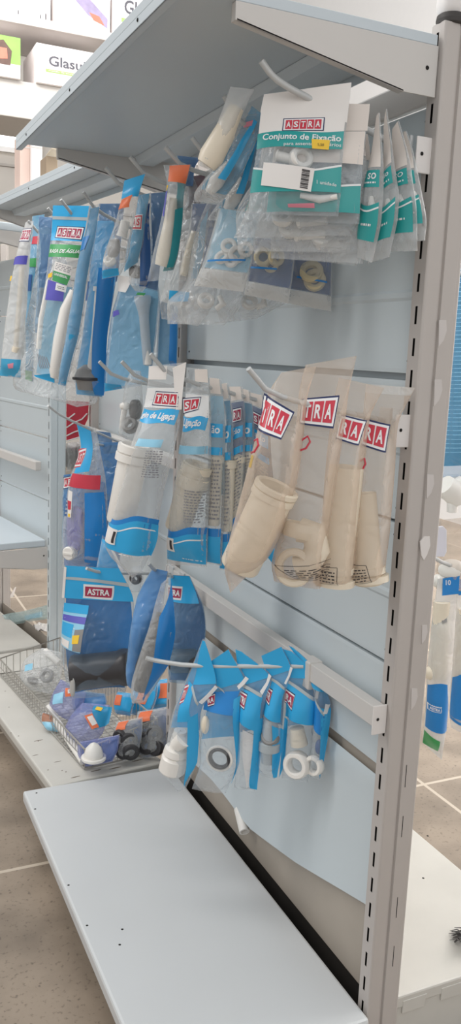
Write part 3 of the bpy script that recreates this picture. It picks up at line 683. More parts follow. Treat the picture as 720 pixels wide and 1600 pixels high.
ringbag('dark blue pouch of cream rings, middle of the three ring pouches', onY(420, 375, 1.44), 50, [(392, 370), (391, 400), (386, 425), (382, 461)], [(462, 378), (460, 405), (456, 440), (450, 475)], NAVY,
        [(393, 417), (435, 420), (435, 423), (393, 420)], [(412, 402, .013, (.1, 0, .1)), (432, 402, .012, (.7, .2, 0)), (424, 415, .010, (0, 0, .5))])
ringbag('dark blue pouch with one large cream ring, rightmost of the ring pouches', onY(480, 385, 1.46), 50, [(458, 380), (456, 405), (452, 440), (446, 474)], [(518, 385), (519, 410), (518, 450), (517, 487)], NAVY,
        [(465, 432), (512, 440), (512, 443), (465, 435)], [(487, 425, .0165, (.2, 0, .5)), (492, 438, .0155, (.1, 0, .3))])
for lab, P, L, R in (('crumpled clear pouch whose foot hangs under the pale blue ring pouch', onY(320, 430, 1.52), [(352, 258), (310, 350), (290, 440), (262, 470), (262, 506)], [(372, 258), (392, 350), (380, 450), (376, 480), (350, 508)]),
    ('crumpled clear pouch whose foot hangs over the middle slotted post', onY(300, 430, 1.60), [(280, 262), (272, 350), (258, 445), (250, 470), (252, 498)], [(296, 262), (330, 350), (338, 455), (325, 490), (308, 510)]),
    ('crumpled clear pouch whose foot hangs under the dark blue ring pouches', onY(400, 430, 1.50), [(390, 258), (360, 350), (345, 450), (338, 480), (345, 505)], [(410, 258), (446, 350), (450, 465), (432, 480), (400, 498)])):
    b = Bag(lab, 'B', 0, 50, L, R, P=P, tf=.02, tb=.012, fm=CRINK, wr=.008, group=GB, top=.35, full=.65, seal=.85)
    if 'post' in lab: b.patch('blue_print', BLUE, [(270, 455), (302, 458), (298, 472), (268, 472)], off=.001)
    mb = MB().use(PVC); mb.ring(b.base(.5, .83), b.n + np.array([.5, 0, .5]), .012, .004, .006); b.add('ring', mb)
    mb = MB().use(PVC); mb.tube([b.base(.65, .78), b.base(.75, .84), b.base(.7, .88)], [.004, .007, .005]); b.add('bolt', mb)

GC = 'blue backed fitting pouches under the top shelf'
b = Bag('tall clear pouch with an orange top and a cream tube', 'B', 278, 45, [(255, 258), (261, 295), (252, 345), (240, 400), (230, 440)], [(299, 257), (288, 300), (285, 345), (278, 400), (266, 436)], tf=.016, tb=.01, group=GC, wr=.003, top=.02, full=.25)
b.patch('orange_header', ORANGE, [(265, 259), (298, 258), (291, 288), (265, 285)], off=.0008); b.patch('back_sheet', mat('teal_green_print', (36, 138, 146), .35), b.uvbox(.45, .99, .12, .9), -1, -.0008, (8, 14))
b.patch('blue_strip', mat('teal_green_print', (36, 138, 146), .35), [(279, 330), (287, 325), (272, 418), (265, 420)], 1, .0004, (4, 12))
mb = MB().use(CREAM); mb.tube([b.pt(270, 310), b.pt(266, 350), b.pt(258, 400), b.pt(254, 416)], [.008, .013, .017, .015], 18); b.add('tube', mb); b.patch('side_text', PURPLE, [(263, 300), (267, 300), (262, 340), (259, 340)], off=.001, n=(2, 8)); b.patch('yellow_dot', YELLOW, [(261, 291), (267, 291), (265, 300), (260, 300)], off=.001, n=(2, 2))
b = Bag('blue-tipped pouch poking up just behind the orange-topped one', 'B', 290, 48, [(277, 243), (276, 262), (276, 290)], [(312, 246), (302, 262), (300, 290)], tf=.01, tb=.01, fm=BLUET, group=GC, wr=.005, P=HOOKS['B'][1] + [.03, .02, 0])
b.patch('back_sheet', NAVY, b.uvbox(.02, .98, 0, .98), -1, -.0008)
for lab, hk, dx, L, R, strip, m1 in (('cream-filled pouch with a teal edge behind the orange-topped one', 'B', .10, [(300, 318), (294, 360), (286, 400), (279, 440)], [(330, 318), (324, 360), (314, 410), (303, 438)], [(317, 350), (326, 325), (309, 435), (300, 436)], TEALB),
    ('narrow grey-blue pouch, third behind the orange-topped one', 'B', .16, [(322, 320), (318, 370), (310, 410), (304, 430)], [(340, 320), (334, 370), (322, 420), (312, 436)], [(330, 330), (338, 325), (320, 428), (312, 432)], NAVY),
    ('dark red striped pouch tucked behind the cream tube pouch', 'B', .2, [(296, 276), (294, 300), (292, 330)], [(322, 272), (316, 300), (310, 330)], None, None)):
    b = Bag(lab, hk, 0, 42, L, R, P=HOOKS[hk][1] + (HOOKS[hk][2] - HOOKS[hk][1]) * dx * 2, tf=.012, tb=.008, fm=HAZY if strip else CLEAR, group=GC, wr=.003)
    if strip: b.patch('blue_strip', m1, strip, off=.0006, n=(4, 10)); mb = MB().use(CREAM); mb.tube([b.base(.4, .35), b.base(.38, .65), b.base(.38, .92)], [.009, .013, .012], 14); b.add('tube', mb); b.patch('back_sheet', NAVY, b.uvbox(.03, .97, 0, .6), -1, -.0008)
    else: b.patch('back_sheet', mat('maroon_print', (116, 52, 66), .5), b.uvbox(.02, .98, 0, 1), -1, -.0008)
b = Bag('shiny crinkled pouch with a blue pointed top and orange patch', 'C', 215, 45, [(196, 283), (190, 315), (176, 360), (162, 400), (159, 436)], [(227, 272), (217, 310), (208, 355), (200, 400), (187, 430)], tf=.016, tb=.01, fm=CRINK, wr=.004, group=GC, top=.1, full=.3)
b.patch('blue_header', BLUE, [(196, 283), (227, 272), (218, 308), (191, 312)], off=.0006); b.patch('orange_patch', ORANGE, [(193, 314), (212, 306), (208, 326), (189, 330)], off=.001); b.patch('blue_foot', BLUE, [(161, 424), (188, 420), (186, 431), (160, 436)], off=.0008)
mb = MB().use(GREYP); mb.blob(b.pt(178, 388), b.n * .010, np.array([.003, 0, .020]), np.cross(b.n, [0, 0, 1]) * .013, .8); b.add('fitting', mb); mb = MB().use(PVC); mb.ring(b.pt(172, 408, .002), b.n + [0, 0, .9], .009, .004, .007); b.add('fitting_ring', mb); mb = MB().use(PVC); mb.tube([b.pt(196, 345), b.pt(190, 370)], [.009, .011], 14); b.add('fitting_neck', mb)
b = Bag('blue backed pouch carrying a small red outlined logo, behind the shiny one', 'C', 226, 40, [(216, 305), (212, 340), (200, 380), (194, 425)], [(234, 302), (228, 340), (224, 380), (216, 410)], tf=.008, tb=.008, group=GC, P=HOOKS['C'][1] + [.05, .01, 0])
b.patch('back_sheet', TEALB, b.uvbox(.02, .98, 0, 1.), 1, -.0006); b.logo([(212, 337), (226, 336), (224, 360), (210, 360)], 'AS', PAPER, RED, WPRINT, RED)
b = Bag('clear pouch of grey fittings with a dark blue right edge', 'C', 226, 42, [(222, 310), (216, 360), (206, 410), (202, 440), (212, 455)], [(236, 300), (236, 350), (234, 410), (233, 440), (222, 456)], tf=.014, tb=.008, fm=HAZY, group=GC, P=HOOKS['C'][1] + [.08, .0, 0], wr=.003)
b.patch('blue_strip', NAVY, [(227, 318), (235, 318), (234, 448), (222, 448)], off=.0006, n=(4, 12)); mb = MB().use(GREYP); mb.blob(b.pt(213, 425), b.n * .012, np.array([0, 0, .014]), np.cross(b.n, [0, 0, 1]) * .016, .7); b.add('fitting', mb); mb = MB().use(BLACKP); mb.ring(b.pt(216, 424, .008), b.n, .008, .003, .003); b.add('fitting_ring', mb)
b = Bag('dark blue crinkled pouch between the grey fittings and the orange-topped pouch', 'C', 240, 42, [(234, 302), (236, 350), (236, 410), (222, 450)], [(262, 300), (256, 350), (250, 420), (246, 456)], tf=.012, tb=.008, fm=BLUET, group=GC, P=HOOKS['C'][1] + [.12, .0, 0], wr=.005)
b.patch('back_sheet', NAVY, b.uvbox(.02, .98, 0, .98), -1, -.0008)
# ------------------------------------------------------------------ tall pouches of the second bay
GL = 'tall pouches hanging in the second bay'
b = Bag('leftmost tall pale pouch with a long cream tube and purple band', 'F3', 46, 48, [(40, 347), (30, 385), (18, 440), (7, 520), (0, 588)], [(52, 345), (48, 385), (44, 440), (38, 520), (33, 592)], tf=.016, tb=.01, fm=MILKW, group=GL, top=.05, full=.2)
b.logo([(33, 358), (50, 356), (47, 378), (29, 378)], 'STRA', REDD); b.patch('purple_band', PURPLE, [(24, 402), (46, 400), (44, 414), (21, 414)]); b.patch('yellow_dot', YELLOW, [(16, 431), (21, 431), (20, 439), (15, 439)], n=(3, 3)); b.patch('blue_foot', TEALB, [(2, 560), (34, 562), (33, 590), (0, 587)]); b.patch('pink_mark', mat('pink_print', (222, 140, 158), .5), [(17, 569), (26, 567), (25, 575), (18, 576)], off=.001)
mb = MB().use(CREAM); mb.tube([b.pt(36, 412, .005), b.pt(31, 480, .005), b.pt(26, 545, .005)], .0075, 14); mb.tube([b.pt(27, 542, .005), b.pt(25, 550, .005)], .013, 14); b.add('tube', mb)
b = Bag('edge-on deep blue pouch with a green foot, second tall pouch from the left', 'F3', 56, 40, [(51, 338), (46, 400), (42, 480), (41, 560), (40, 592)], [(70, 335), (66, 400), (56, 480), (53, 560), (52, 598)], tf=.014, tb=.008, group=GL, top=.05, P=HOOKS['F3'][0] * .6 + HOOKS['F3'][2] * .4)
b.patch('back_sheet', TEALB, b.uvbox(.02, .98, 0, .99), 1, -.0008, (8, 14)); b.patch('red_mark', RED, [(53, 370), (64, 369), (63, 382), (52, 382)], off=.001); b.patch('green_foot', GREEN, [(41, 578), (52, 580), (51, 596), (40, 594)], off=.001); b.patch('green_mark', GREEN, [(49, 405), (62, 404), (61, 418), (48, 418)], off=.001); b.patch('dark_print', NAVY, [(50, 430), (56, 430), (54, 455), (48, 455)], off=.001)
b = Bag('dark blue crumpled tall pouch behind the green-footed one', 'F2', 70, 40, [(62, 338), (62, 400), (58, 470), (54, 520)], [(82, 340), (80, 400), (74, 470), (66, 520)], tf=.012, tb=.008, fm=BLUET, group=GL, wr=.005, P=HOOKS['F2'][0] * .7 + HOOKS['F2'][2] * .3)
b.patch('back_sheet', NAVY, b.uvbox(.02, .98, 0, .7), -1, -.0008); mb = MB().use(GREYP); mb.tube([b.base(.5, .6), b.base(.5, .85)], .011); b.add('tube', mb)
b = Bag('big tall pouch with a red logo, green band and white price label', 'F', 112, 50, [(83, 321), (80, 370), (72, 430), (60, 510), (54, 588)], [(143, 322), (133, 380), (122, 440), (108, 520), (92, 600)], tf=.022, tb=.012, group=GL, top=.1, full=.35)
b.patch('blue_header', BLUE, [(83, 321), (143, 322), (134, 378), (80, 376)], off=.0004, n=(12, 8)); b.patch('weld_seam', SEAL, [(83, 338), (141, 340), (140, 345), (82, 343)], off=.0009)
b.logo([(90, 353), (133, 355), (129, 376), (87, 372)], 'ASTRA', REDD)
mb = MB().use(GREEN); b.put(mb, b.quad([(80, 382), (132, 384), (127, 404), (77, 402)]), 1, .0006, (12, 4)); mb.use(WPRINT); b.text(mb, 'RASA DE ÁGUA', b.quad([(81, 388), (128, 390), (126, 397), (80, 396)]), shear=.2); b.add('title_band', mb)
mb = MB().use(PAPER); b.put(mb, b.quad([(93, 410), (118, 417), (115, 432), (90, 424)]), 1, .001, (6, 4)); b.fine(mb, [(95, 412), (117, 419), (115, 429), (92, 422)], 4)
mb.use(GREEN); b.put(mb, b.quad([(90, 424), (115, 432), (110, 447), (88, 439)]), 1, .001, (6, 4)); mb.use(WPRINT); b.text(mb, 'UNIVERSAL', b.quad([(92, 427), (112, 433), (111, 437), (91, 431)]), off=.002)
b.put(mb, b.quad([(95, 443), (110, 448), (108, 458), (93, 454)]), 1, .0012, (4, 4)); b.fine(mb, [(97, 447), (107, 450), (106, 455), (96, 452)], 2, m=INK); b.add('price_label', mb)
b.patch('yellow_dot', YELLOW, [(80, 429), (88, 427), (87, 434), (79, 435)], off=.0012, n=(3, 3)); b.patch('purple_leaflet', PURPLE, [(80, 438), (107, 446), (104, 472), (75, 469)], off=.0005); b.patch('back_sheet', PALEB, b.uvbox(.05, .8, .45, .97), -1, -.001, (8, 12)); b.patch('blue_foot', BLUE, [(53, 586), (88, 583), (86, 600), (56, 597)], off=.001)
mb = MB().use(PVC); mb.tube([b.pt(92, 404, .004), b.pt(78, 440, .008), b.pt(66, 500, .008), b.pt(62, 545, .006)], [.004, .006, .007, .007], 12); b.add('tube', mb)
mb = MB().use(PVC); mb.tube([b.pt(118, 455, .008), b.pt(107, 485, .012), b.pt(98, 530, .012), b.pt(90, 580, .01), b.pt(88, 590, .008)], [.012, .017, .019, .018, .012], 14); b.add('elbow_tube', mb)
mb = MB().use(GINK)
for k in range(6): b.put(mb, b.quad([(62 + k * 3.2, 553 + k), (63.5 + k * 3.2, 553 + k), (70 + k * 3.2, 576), (68.5 + k * 3.2, 576)]), 1, .001, (1, 6))
b.add('barcode', mb)
b = Bag('edge-on bright blue tall pouch just right of the green-banded one', 'E', 136, 35, [(140, 322), (131, 370), (119, 430), (107, 510), (90, 603)], [(156, 318), (148, 370), (138, 430), (125, 520), (102, 606)], tf=.012, tb=.01, group=GL, top=.04, P=HOOKS['E'][0] * .9 + HOOKS['E'][2] * .1, wr=.003)
b.patch('back_sheet', mat('sky_blue_print', (42, 150, 198), .3, var=.05), b.uvbox(.05, .98, 0.02, .985), 1, -.0004, (8, 16)); b.patch('white_edge', film('weld_film', (226, 224, 220), .55, .7, .3), b.uvbox(-.01, .16, 0, .97), 1, .0004, (2, 16)); b.patch('deep_blue_mark', DBLUE, [(130, 372), (142, 368), (137, 390), (126, 394)], off=.001)
b = Bag('tall blue pouch holding a white overflow tube with a round grey foot', 'E', 160, 45, [(142, 345), (138, 430), (128, 520), (116, 590), (118, 618)], [(178, 345), (182, 430), (168, 520), (164, 600), (160, 622)], tf=.028, tb=.012, group=GL, top=.1, P=HOOKS['E'][0] * .62 + HOOKS['E'][2] * .38)
b.patch('back_sheet', BLUE, b.uvbox(.02, .98, 0, .99), -1, -.0008, (8, 16)); b.patch('blue_strip', DBLUE, [(162, 420), (181, 420), (163, 618), (150, 618)], off=.0006, n=(6, 16)); b.patch('clip_print', NAVY, [(144, 441), (147, 441), (143, 471), (139, 470)], off=.001, n=(2, 6))
mb = MB().use(PVC); mb.tube([b.pt(158, 453, .012), b.pt(154, 520, .012), b.pt(146, 588, .012)], [.010, .012, .013], 16); b.add('tube', mb); mb = MB().use(PVC); mb.lathe(b.pt(159, 449, .012), b.pt(158.5, 456, .012), [(0, .001), (0, .016), (1, .016), (1, .001)], 16); b.add('tube_cap', mb)
mb = MB().use(GREYP); q = b.pt(139, 588, .01); mb.lathe(q + [0, 0, -.035], q + [0, 0, .03], [(0, .001), (0, .024), (.35, .028), (.4, .036), (.48, .036), (.5, .034), (.8, .026), (1, .008), (1, .001)], 22); b.add('foot_valve', mb); mb = MB().use(BLACKP); mb.ring(q + [0, 0, -.006], (0, 0, 1), .034, .004, .004); b.add('gasket', mb); 
b.patch('dark_header', NAVY, b.uvbox(.02, .98, 0, .3), -1, .0004)
b = Bag('deep blue wide pouch behind the shiny crinkled one', 'E', 176, 42, [(154, 318), (152, 360), (150, 410), (150, 440)], [(194, 318), (190, 360), (186, 410), (182, 440)], tf=.012, tb=.01, fm=BLUET, group=GL, wr=.005, P=HOOKS['E'][0] * .25 + HOOKS['E'][2] * .75)
b.patch('back_sheet', NAVY, b.uvbox(.02, .98, 0, 1), -1, -.0006); b.patch('red_mark', REDD, [(157, 348), (163, 347), (162, 360), (156, 361)], off=.001)
b = Bag('tall clear blue-tinted pouch with a tapering white tube, above the bare hooks', 'D', 205, 48, [(186, 430), (184, 455), (174, 500), (166, 560), (163, 612)], [(246, 440), (250, 470), (244, 520), (238, 570), (232, 600)], tf=.026, tb=.014, fm=BLUET, group=GL, P=onY(205, 440, 2.12), top=.05, full=.2, wr=.004)
b.patch('back_sheet', PALEB, b.uvbox(.04, .96, .06, .97), -1, -.0008, (10, 14)); b.patch('blue_foot', BLUE, [(166, 598), (192, 601), (191, 616), (164, 613)], off=.0008); b.patch('white_header', PAPER, [(184, 428), (206, 432), (201, 458), (184, 455)], off=.001); b.patch('violet_mark', PURPLE, [(181, 487), (192, 485), (194, 492), (181, 496)], off=.001)
mb = MB().use(PVC); mb.lathe(b.pt(224, 463, .006), b.pt(232, 572, .006), [(0, .001), (0, .021), (.06, .021), (.2, .015), (.3, .0125), (.98, .011), (1, .001)], 20); b.add('tube', mb); b.patch('green_edge', GREEN, [(220, 458), (232, 459), (231, 463), (219, 462)], off=.0012, n=(3, 2))
b = Bag('tall blue edged pouch between the tapering tube and the middle post', 'D', 258, 45, [(250, 470), (246, 520), (244, 570)], [(279, 480), (278, 530), (276, 572)], tf=.014, tb=.01, fm=BLUET, group=GL, P=onY(262, 470, 2.08), top=.05)
b.patch('back_sheet', PALEB, b.uvbox(.04, .96, 0, 1), -1, -.0008); b.patch('blue_strip', DBLUE, [(270, 490), (278, 490), (276, 572), (267, 572)], off=.0006)
b = Bag('small clear pouch with a white lever and a black fitting, beside the bare hooks', 'J3', 210, 50, [(206, 578), (196, 600), (190, 640), (186, 676), (192, 683)], [(220, 580), (222, 610), (223, 640), (220, 670), (206, 690)], tf=.024, tb=.014, fm=HAZY, group='clear fitting pouches of the middle row', top=.0, full=.35, wr=.004, P=HOOKS['J3'][1] * .8 + HOOKS['J3'][2] * .2)
mb = MB().use(PVC); mb.blob(b.pt(198, 634, .012), b.n * .011, np.array([0, 0, .009]), np.cross(b.n, [0, 0, 1]) * .012, .8); mb.tube([b.pt(198, 640, .014), b.pt(195, 655, .014), b.pt(192, 668, .012)], [.007, .006, .004]); b.add('lever', mb)
mb = MB().use(BLACKP); mb.blob(b.pt(212, 640, .002), b.n * .014, np.array([0, 0, .024]), np.cross(b.n, [0, 0, 1]) * .014, .7); b.add('cap', mb); mb = MB().use(GREYP); mb.ring(b.pt(205, 664, .008), b.n + [0, 0, .5], .014, .006, .012); b.add('fitting', mb)
# crumpled clear bottoms over the slim post
b = Bag('crumpled clear pouch with its foot caught over the top of the slim post', 'F', 80, 48, [(64, 345), (50, 450), (24, 588), (28, 610), (60, 616)], [(84, 345), (120, 470), (150, 604), (148, 630), (120, 636)], tf=.03, tb=.015, fm=CRINK, group=GL, wr=.01, P=onY(80, 600, 2.55), top=.5, full=.85, seal=.93)

# ------------------------------------------------------------------ white connection-pipe pouches
GJ = 'white connection-pipe pouches on the middle hook'
def ligpouch(label, hx, phi, L, R, P=None, title='gin de Ligaça', lg='TRA', fronts=None, pipe_=None, fm=MILKJ, lab=None):
    b = Bag(label, 'J', hx, phi, L, R, P=P, tf=.04, tb=.026, fm=fm, group=GJ, top=.14, full=.42, wr=.002, seal=.86, pw=3.6)
    return b
b = ligpouch('nearest white connection-pipe pouch with a blue title band and small price label', 258, 48,
     [(233, 572), (231, 600), (222, 645), (205, 700), (185, 770), (167, 840), (172, 862), (207, 903)], [(291, 566), (285, 610), (280, 660), (270, 710), (255, 770), (243, 840), (232, 870), (222, 892)])
b.patch('header_card', PAPER, [(233, 572), (262, 572), (260, 593), (232, 593)], off=.0006); b.patch('header_flap', PAPER, [(270, 575), (291, 566), (284, 640), (276, 640)], off=.0008, n=(5, 10)); b.patch('white_panel', WPRINT, [(231, 606), (283, 606), (280, 638), (225, 636)], off=.0003)
b.logo([(244, 611), (280, 613), (279, 636), (238, 633)], 'TRA')
mb = MB().use(BLUE); b.put(mb, b.quad([(226, 638), (281, 641), (275, 664), (219, 657)]), 1, .0006, (12, 5), .006, .006); mb.use(WPRINT); b.text(mb, 'gin de Ligaça', b.quad([(224, 643), (277, 645), (274, 659), (221, 654)]), shear=.2, bold=.03); b.add('title_band', mb)
b.patch('pale_block', PALEB, [(226, 683), (264, 685), (261, 697), (222, 694)], off=.0006)
mb = MB(); b.fine(mb, [(241, 700), (264, 702), (255, 745), (233, 742)], 12); b.add('small_print', mb)
b.add('pipe', pipe(b.pt(214, 694, .006), b.pt(190, 815, .006), .030, collars=((.06, 1.16, .05), (.17, 1.2, .05))))
mb = MB().use(DBLUE); b.put(mb, b.quad([(174, 796), (250, 812), (246, 828), (170, 812)]), 1, .0005, (14, 4), .02, .02); mb.use(BLUE); b.put(mb, b.quad([(173, 803), (249, 820), (238, 868), (168, 848)]), 1, .0009, (14, 8), .02, 0); mb.use(WPRINT); b.put(mb, b.quad([(171, 812), (248, 829), (248, 831), (171, 814)]), 1, .0013, (14, 1), .02, .02); b.fine(mb, [(200, 857), (222, 863), (221, 867), (199, 861)], 1, m=WPRINT); b.add('wave_foot', mb)
mb = MB().use(PAPER); b.put(mb, b.quad([(179, 816), (198, 822), (194, 845), (174, 840)]), 1, .0022, (5, 5)); b.fine(mb, [(181, 820), (187, 822), (185, 828), (180, 826)], 2, m=INK); mb.use(INK); b.put(mb, b.quad([(192, 824), (196, 825), (192, 842), (188, 841)]), 1, .003, (3, 6)); b.add('price_label', mb)
A = HOOKS['J']
b = ligpouch('second white connection-pipe pouch, its beige pipe leaning inside', 310, 44,
     [(291, 574), (290, 610), (288, 660), (281, 720), (270, 790), (263, 850), (262, 880)], [(324, 577), (327, 620), (329, 680), (329, 740), (326, 800), (324, 850), (322, 886)], P=A[1] * .72 + A[2] * .28, fm=HAZY)
b.patch('header_card', CARD, [(304, 577), (324, 577), (325, 598), (305, 596)], off=.0006); b.patch('white_panel', WPRINT, b.uvbox(.02, .98, .13, .24), off=.0003)
b.logo([(286, 622), (315, 620), (312, 640), (287, 647)], 'SA')
mb = MB().use(BLUE); b.put(mb, b.quad([(287, 649), (327, 653), (325, 672), (286, 671)]), 1, .0006, (10, 4), .008, .008); mb.use(WPRINT); b.text(mb, 'Ligação', b.quad([(290, 653), (320, 655), (319, 668), (290, 668)]), shear=.2, bold=.03); b.add('title_band', mb)
b.patch('pale_block', PALEB, [(287, 693), (328, 696), (328, 708), (284, 706)], off=.0006); b.add('pipe', pipe(b.pt(311, 724, .006), b.pt(278, 826, .004), .028, m=CREAM, collars=((.07, 1.14, .05), (.26, 1.22, .09))))
mb = MB(); b.fine(mb, [(302, 760), (326, 765), (322, 815), (300, 812)], 12); b.add('small_print', mb)
mb = MB().use(DBLUE); b.put(mb, b.quad([(268, 820), (325, 824), (324, 836), (266, 832)]), 1, .0005, (12, 4), .014, .014); mb.use(BLUE); b.put(mb, b.quad([(267, 830), (324, 834), (322, 882), (263, 872)]), 1, .0009, (12, 6), .012, 0); mb.use(WPRINT); b.put(mb, b.quad([(266, 838), (324, 842), (324, 844), (266, 840)]), 1, .0013, (12, 1), .012, .012); b.fine(mb, [(290, 868), (318, 874), (318, 878), (290, 872)], 1, m=WPRINT); b.add('wave_foot', mb)
mb = MB().use(PAPER); b.put(mb, b.quad([(269, 834), (285, 836), (283, 858), (266, 855)]), 1, .0022, (4, 4)); mb.use(INK); b.put(mb, b.quad([(278, 838), (282, 839), (281, 854), (277, 853)]), 1, .003, (3, 5)); b.add('price_label', mb)
for i, (lab, fq, L, R) in enumerate((('third white connection-pipe pouch, its right half showing', .42, [(326, 590), (328, 640), (327, 720), (322, 800), (320, 880)], [(345, 592), (351, 640), (351, 720), (349, 800), (346, 884)]),
    ('narrow edge of the fourth connection-pipe pouch', .54, [(346, 600), (352, 660), (352, 740), (348, 820), (344, 890)], [(356, 598), (362, 660), (364, 740), (362, 820), (356, 892)]),
    ('fifth connection-pipe pouch with a striped white side strip', .66, [(356, 604), (362, 650), (362, 730), (358, 810), (354, 880)], [(378, 604), (382, 650), (382, 730), (378, 800), (372, 850)]),
    ('sixth connection-pipe pouch, narrow, before the beige pouches', .78, [(374, 606), (382, 650), (382, 720), (380, 790), (374, 850)], [(390, 610), (396, 650), (398, 720), (394, 780), (386, 840)]),
    ('seventh connection-pipe pouch with a red logo half behind the beige pouch', .9, [(386, 612), (392, 650), (394, 720), (392, 780), (388, 830)], [(412, 618), (420, 660), (424, 720), (430, 790), (432, 890)]))):
    b = Bag(lab, 'J', 0, 34, L, R, P=A[1] * (1 - fq) + A[2] * fq, tf=.014, tb=.01, fm=HAZY, group=GJ, top=.1, full=.35, wr=.0025)
    b.patch('header_card', CARD, b.uvbox(.1, .9, 0, .09), off=.0006); b.patch('back_sheet', (PALEB, TEALB, NAVY, TEALB, NAVY)[i], b.uvbox(.03, .97, .1, .62), -1, -.0008)
    mb = MB().use(BLUE); b.put(mb, b.uvbox(.05, .95, .24 - .02 * (i % 2), .31), 1, .0006, (6, 4)); mb.use(WPRINT); b.text(mb, ('ão', 'o', 'ção', 'o', 'ação')[i], b.uvbox(.35, .85, .25, .29)); b.add('title_band', mb)
    if i in (2, 4): b.logo(b.uvbox(.15, .85, .13, .21), ('RA', 'SA')[i == 4], REDD)
    mb = MB(); b.fine(mb, [tuple(proj(b.base(*q))) for q in ((.1, .42), (.9, .42), (.9, .75), (.1, .75))], 16); b.add('small_print', mb)
    mb = MB().use(BLUE); b.put(mb, b.uvbox(.05, .95, .36, .40), 1, .0007, (5, 2)); mb.use(DBLUE); b.put(mb, b.uvbox(.03, .97, .79, .84), 1, .0007, (6, 3)); mb.use(BLUE); b.put(mb, b.uvbox(.03, .97, .83, .985), 1, .0009, (6, 4)); b.add('wave_foot', mb)
    mb = MB().use(CREAM); b.add('pipe', pipe(b.base(.5, .40), b.base(.45, .78), .013, m=CREAM))

# ------------------------------------------------------------------ beige translucent pouches
GK = 'beige translucent pouches with the big red logo'
K = HOOKS['K']
def kpt(t): return K[1] + (K[2] - K[1]) * t
b = Bag('leftmost beige pouch with a wide-mouthed cream pipe slanting down', 'K', 455, 54, [(440, 582), (420, 612), (408, 650), (396, 700), (378, 770), (358, 850), (352, 890), (360, 926)], [(494, 572), (480, 620), (474, 680), (468, 730), (452, 800), (432, 850), (415, 876), (380, 905)], P=kpt(.2), tf=.062, tb=.032, fm=MILKY, pw=5., group=GK, top=.0, full=.4, wr=.003, seal=.8)
b.logo([(411, 614), (464, 642), (447, 682), (406, 668)], 'TRA')
mb = MB().use(RED); mb.tube([b.sp(402, 686), b.sp(410, 682), b.sp(413, 690), b.sp(407, 700), b.sp(399, 704)], .0016, 6); b.add('red_swirl', mb); b.patch('gold_print', mat('ochre_print', (206, 172, 92), .5), [(400, 706), (406, 706), (402, 724), (396, 724)], off=.001)
b.add('pipe', pipe(b.pt(436, 757, .016), b.pt(374, 886, .004), .0325, m=CREAM, collars=((.035, 1.1, .03), (.11, 1.08, .04))))
mb = MB().use(INK)
for q in ([(350, 862), (364, 852)], [(364, 852), (367, 866)], [(367, 866), (356, 880)], [(356, 880), (350, 862)]):
    f = b.quad([q[0], q[1], (q[1][0], q[1][1] + .7), (q[0][0], q[0][1] + .7)]); b.put(mb, f, 1, .001, (4, 1))
b.add('print_box', mb)
def printbox(b, q, rows=4):
    mb = MB().use(INK); c = q + [q[0]]
    for p0, p1 in zip(c, c[1:]):
        d = nrm(np.array([-(p1[1] - p0[1]), p1[0] - p0[0]], float)) * .45
        f = b.quad([(p0[0] - d[0], p0[1] - d[1]), (p1[0] - d[0], p1[1] - d[1]), (p1[0] + d[0], p1[1] + d[1]), (p0[0] + d[0], p0[1] + d[1])]); b.put(mb, f, 1, .001, (6, 1))
    s = lambda a, c_: tuple((np.array(q[0]) * (1 - a) + np.array(q[1]) * a) * (1 - c_) + (np.array(q[3]) * (1 - a) + np.array(q[2]) * a) * c_)
    b.fine(mb, [s(.08, .2), s(.9, .2), s(.9, .9), s(.08, .9)], rows, m=INK); b.add('print_box', mb)
b = Bag('second beige pouch with a curved cream trap at its foot', 'K', 510, 52, [(478, 570), (468, 610), (462, 680), (452, 760), (436, 830), (424, 880), (428, 908)], [(557, 556), (545, 610), (536, 680), (524, 760), (514, 830), (508, 880), (500, 920)], P=kpt(.42), tf=.05, tb=.024, fm=MILKY, pw=5., group=GK, top=.0, full=.45, wr=.003, seal=.9)
b.logo([(474, 622), (532, 617), (525, 667), (472, 660)], 'TRA')
mb = MB().use(RED); mb.tube([b.sp(478, 684), b.sp(487, 678), b.sp(491, 686), b.sp(485, 696), b.sp(476, 699)], .0016, 6); b.add('red_swirl', mb)
tq = [b.pt(486, 822, .012), b.pt(500, 845, .012), b.pt(488, 872, .012), b.pt(462, 880, .012), b.pt(452, 862, .012), b.pt(452, 838, .012)]
mb = MB().use(CREAM); mb.tube([b.pt(470, 826, .01), b.pt(492, 832, .012), b.pt(497, 856, .012), b.pt(484, 880, .012), b.pt(466, 886, .012)], [.020, .022, .021, .02, .021], 18); b.add('trap_bend', mb)
mb = MB().use(CREAM); mb.ring(b.pt(463, 882, .022), b.n + np.array([-.1, 0, .15]), .025, .0065, .009); b.add('trap_nut', mb); mb = MB().use(CREAM); mb.ring(b.pt(470, 826, .012), [0.2, 0, 1], .024, .006, .012); b.add('trap_nut', mb)
printbox(b, [(437, 873), (535, 874), (533, 905), (470, 896)], 5)
b = Bag('third beige pouch with a straight cream pipe standing upright', 'K', 555, 48, [(530, 590), (518, 640), (512, 720), (506, 800), (498, 860), (492, 915)], [(600, 606), (578, 650), (570, 720), (562, 800), (556, 860), (552, 918)], P=kpt(.64), tf=.052, tb=.026, fm=MILKY, pw=5., group=GK, top=.0, full=.4, wr=.003, seal=.93)
b.logo([(536, 646), (575, 656), (566, 693), (532, 682)], 'RA')
b.add('pipe', pipe(b.pt(543, 728, .01), b.pt(522, 912, .008), .0275, m=CREAM, collars=((.96, 1.25, .035), (.86, 1.12, .03))))
printbox(b, [(500, 874), (536, 876), (535, 906), (500, 898)], 4)
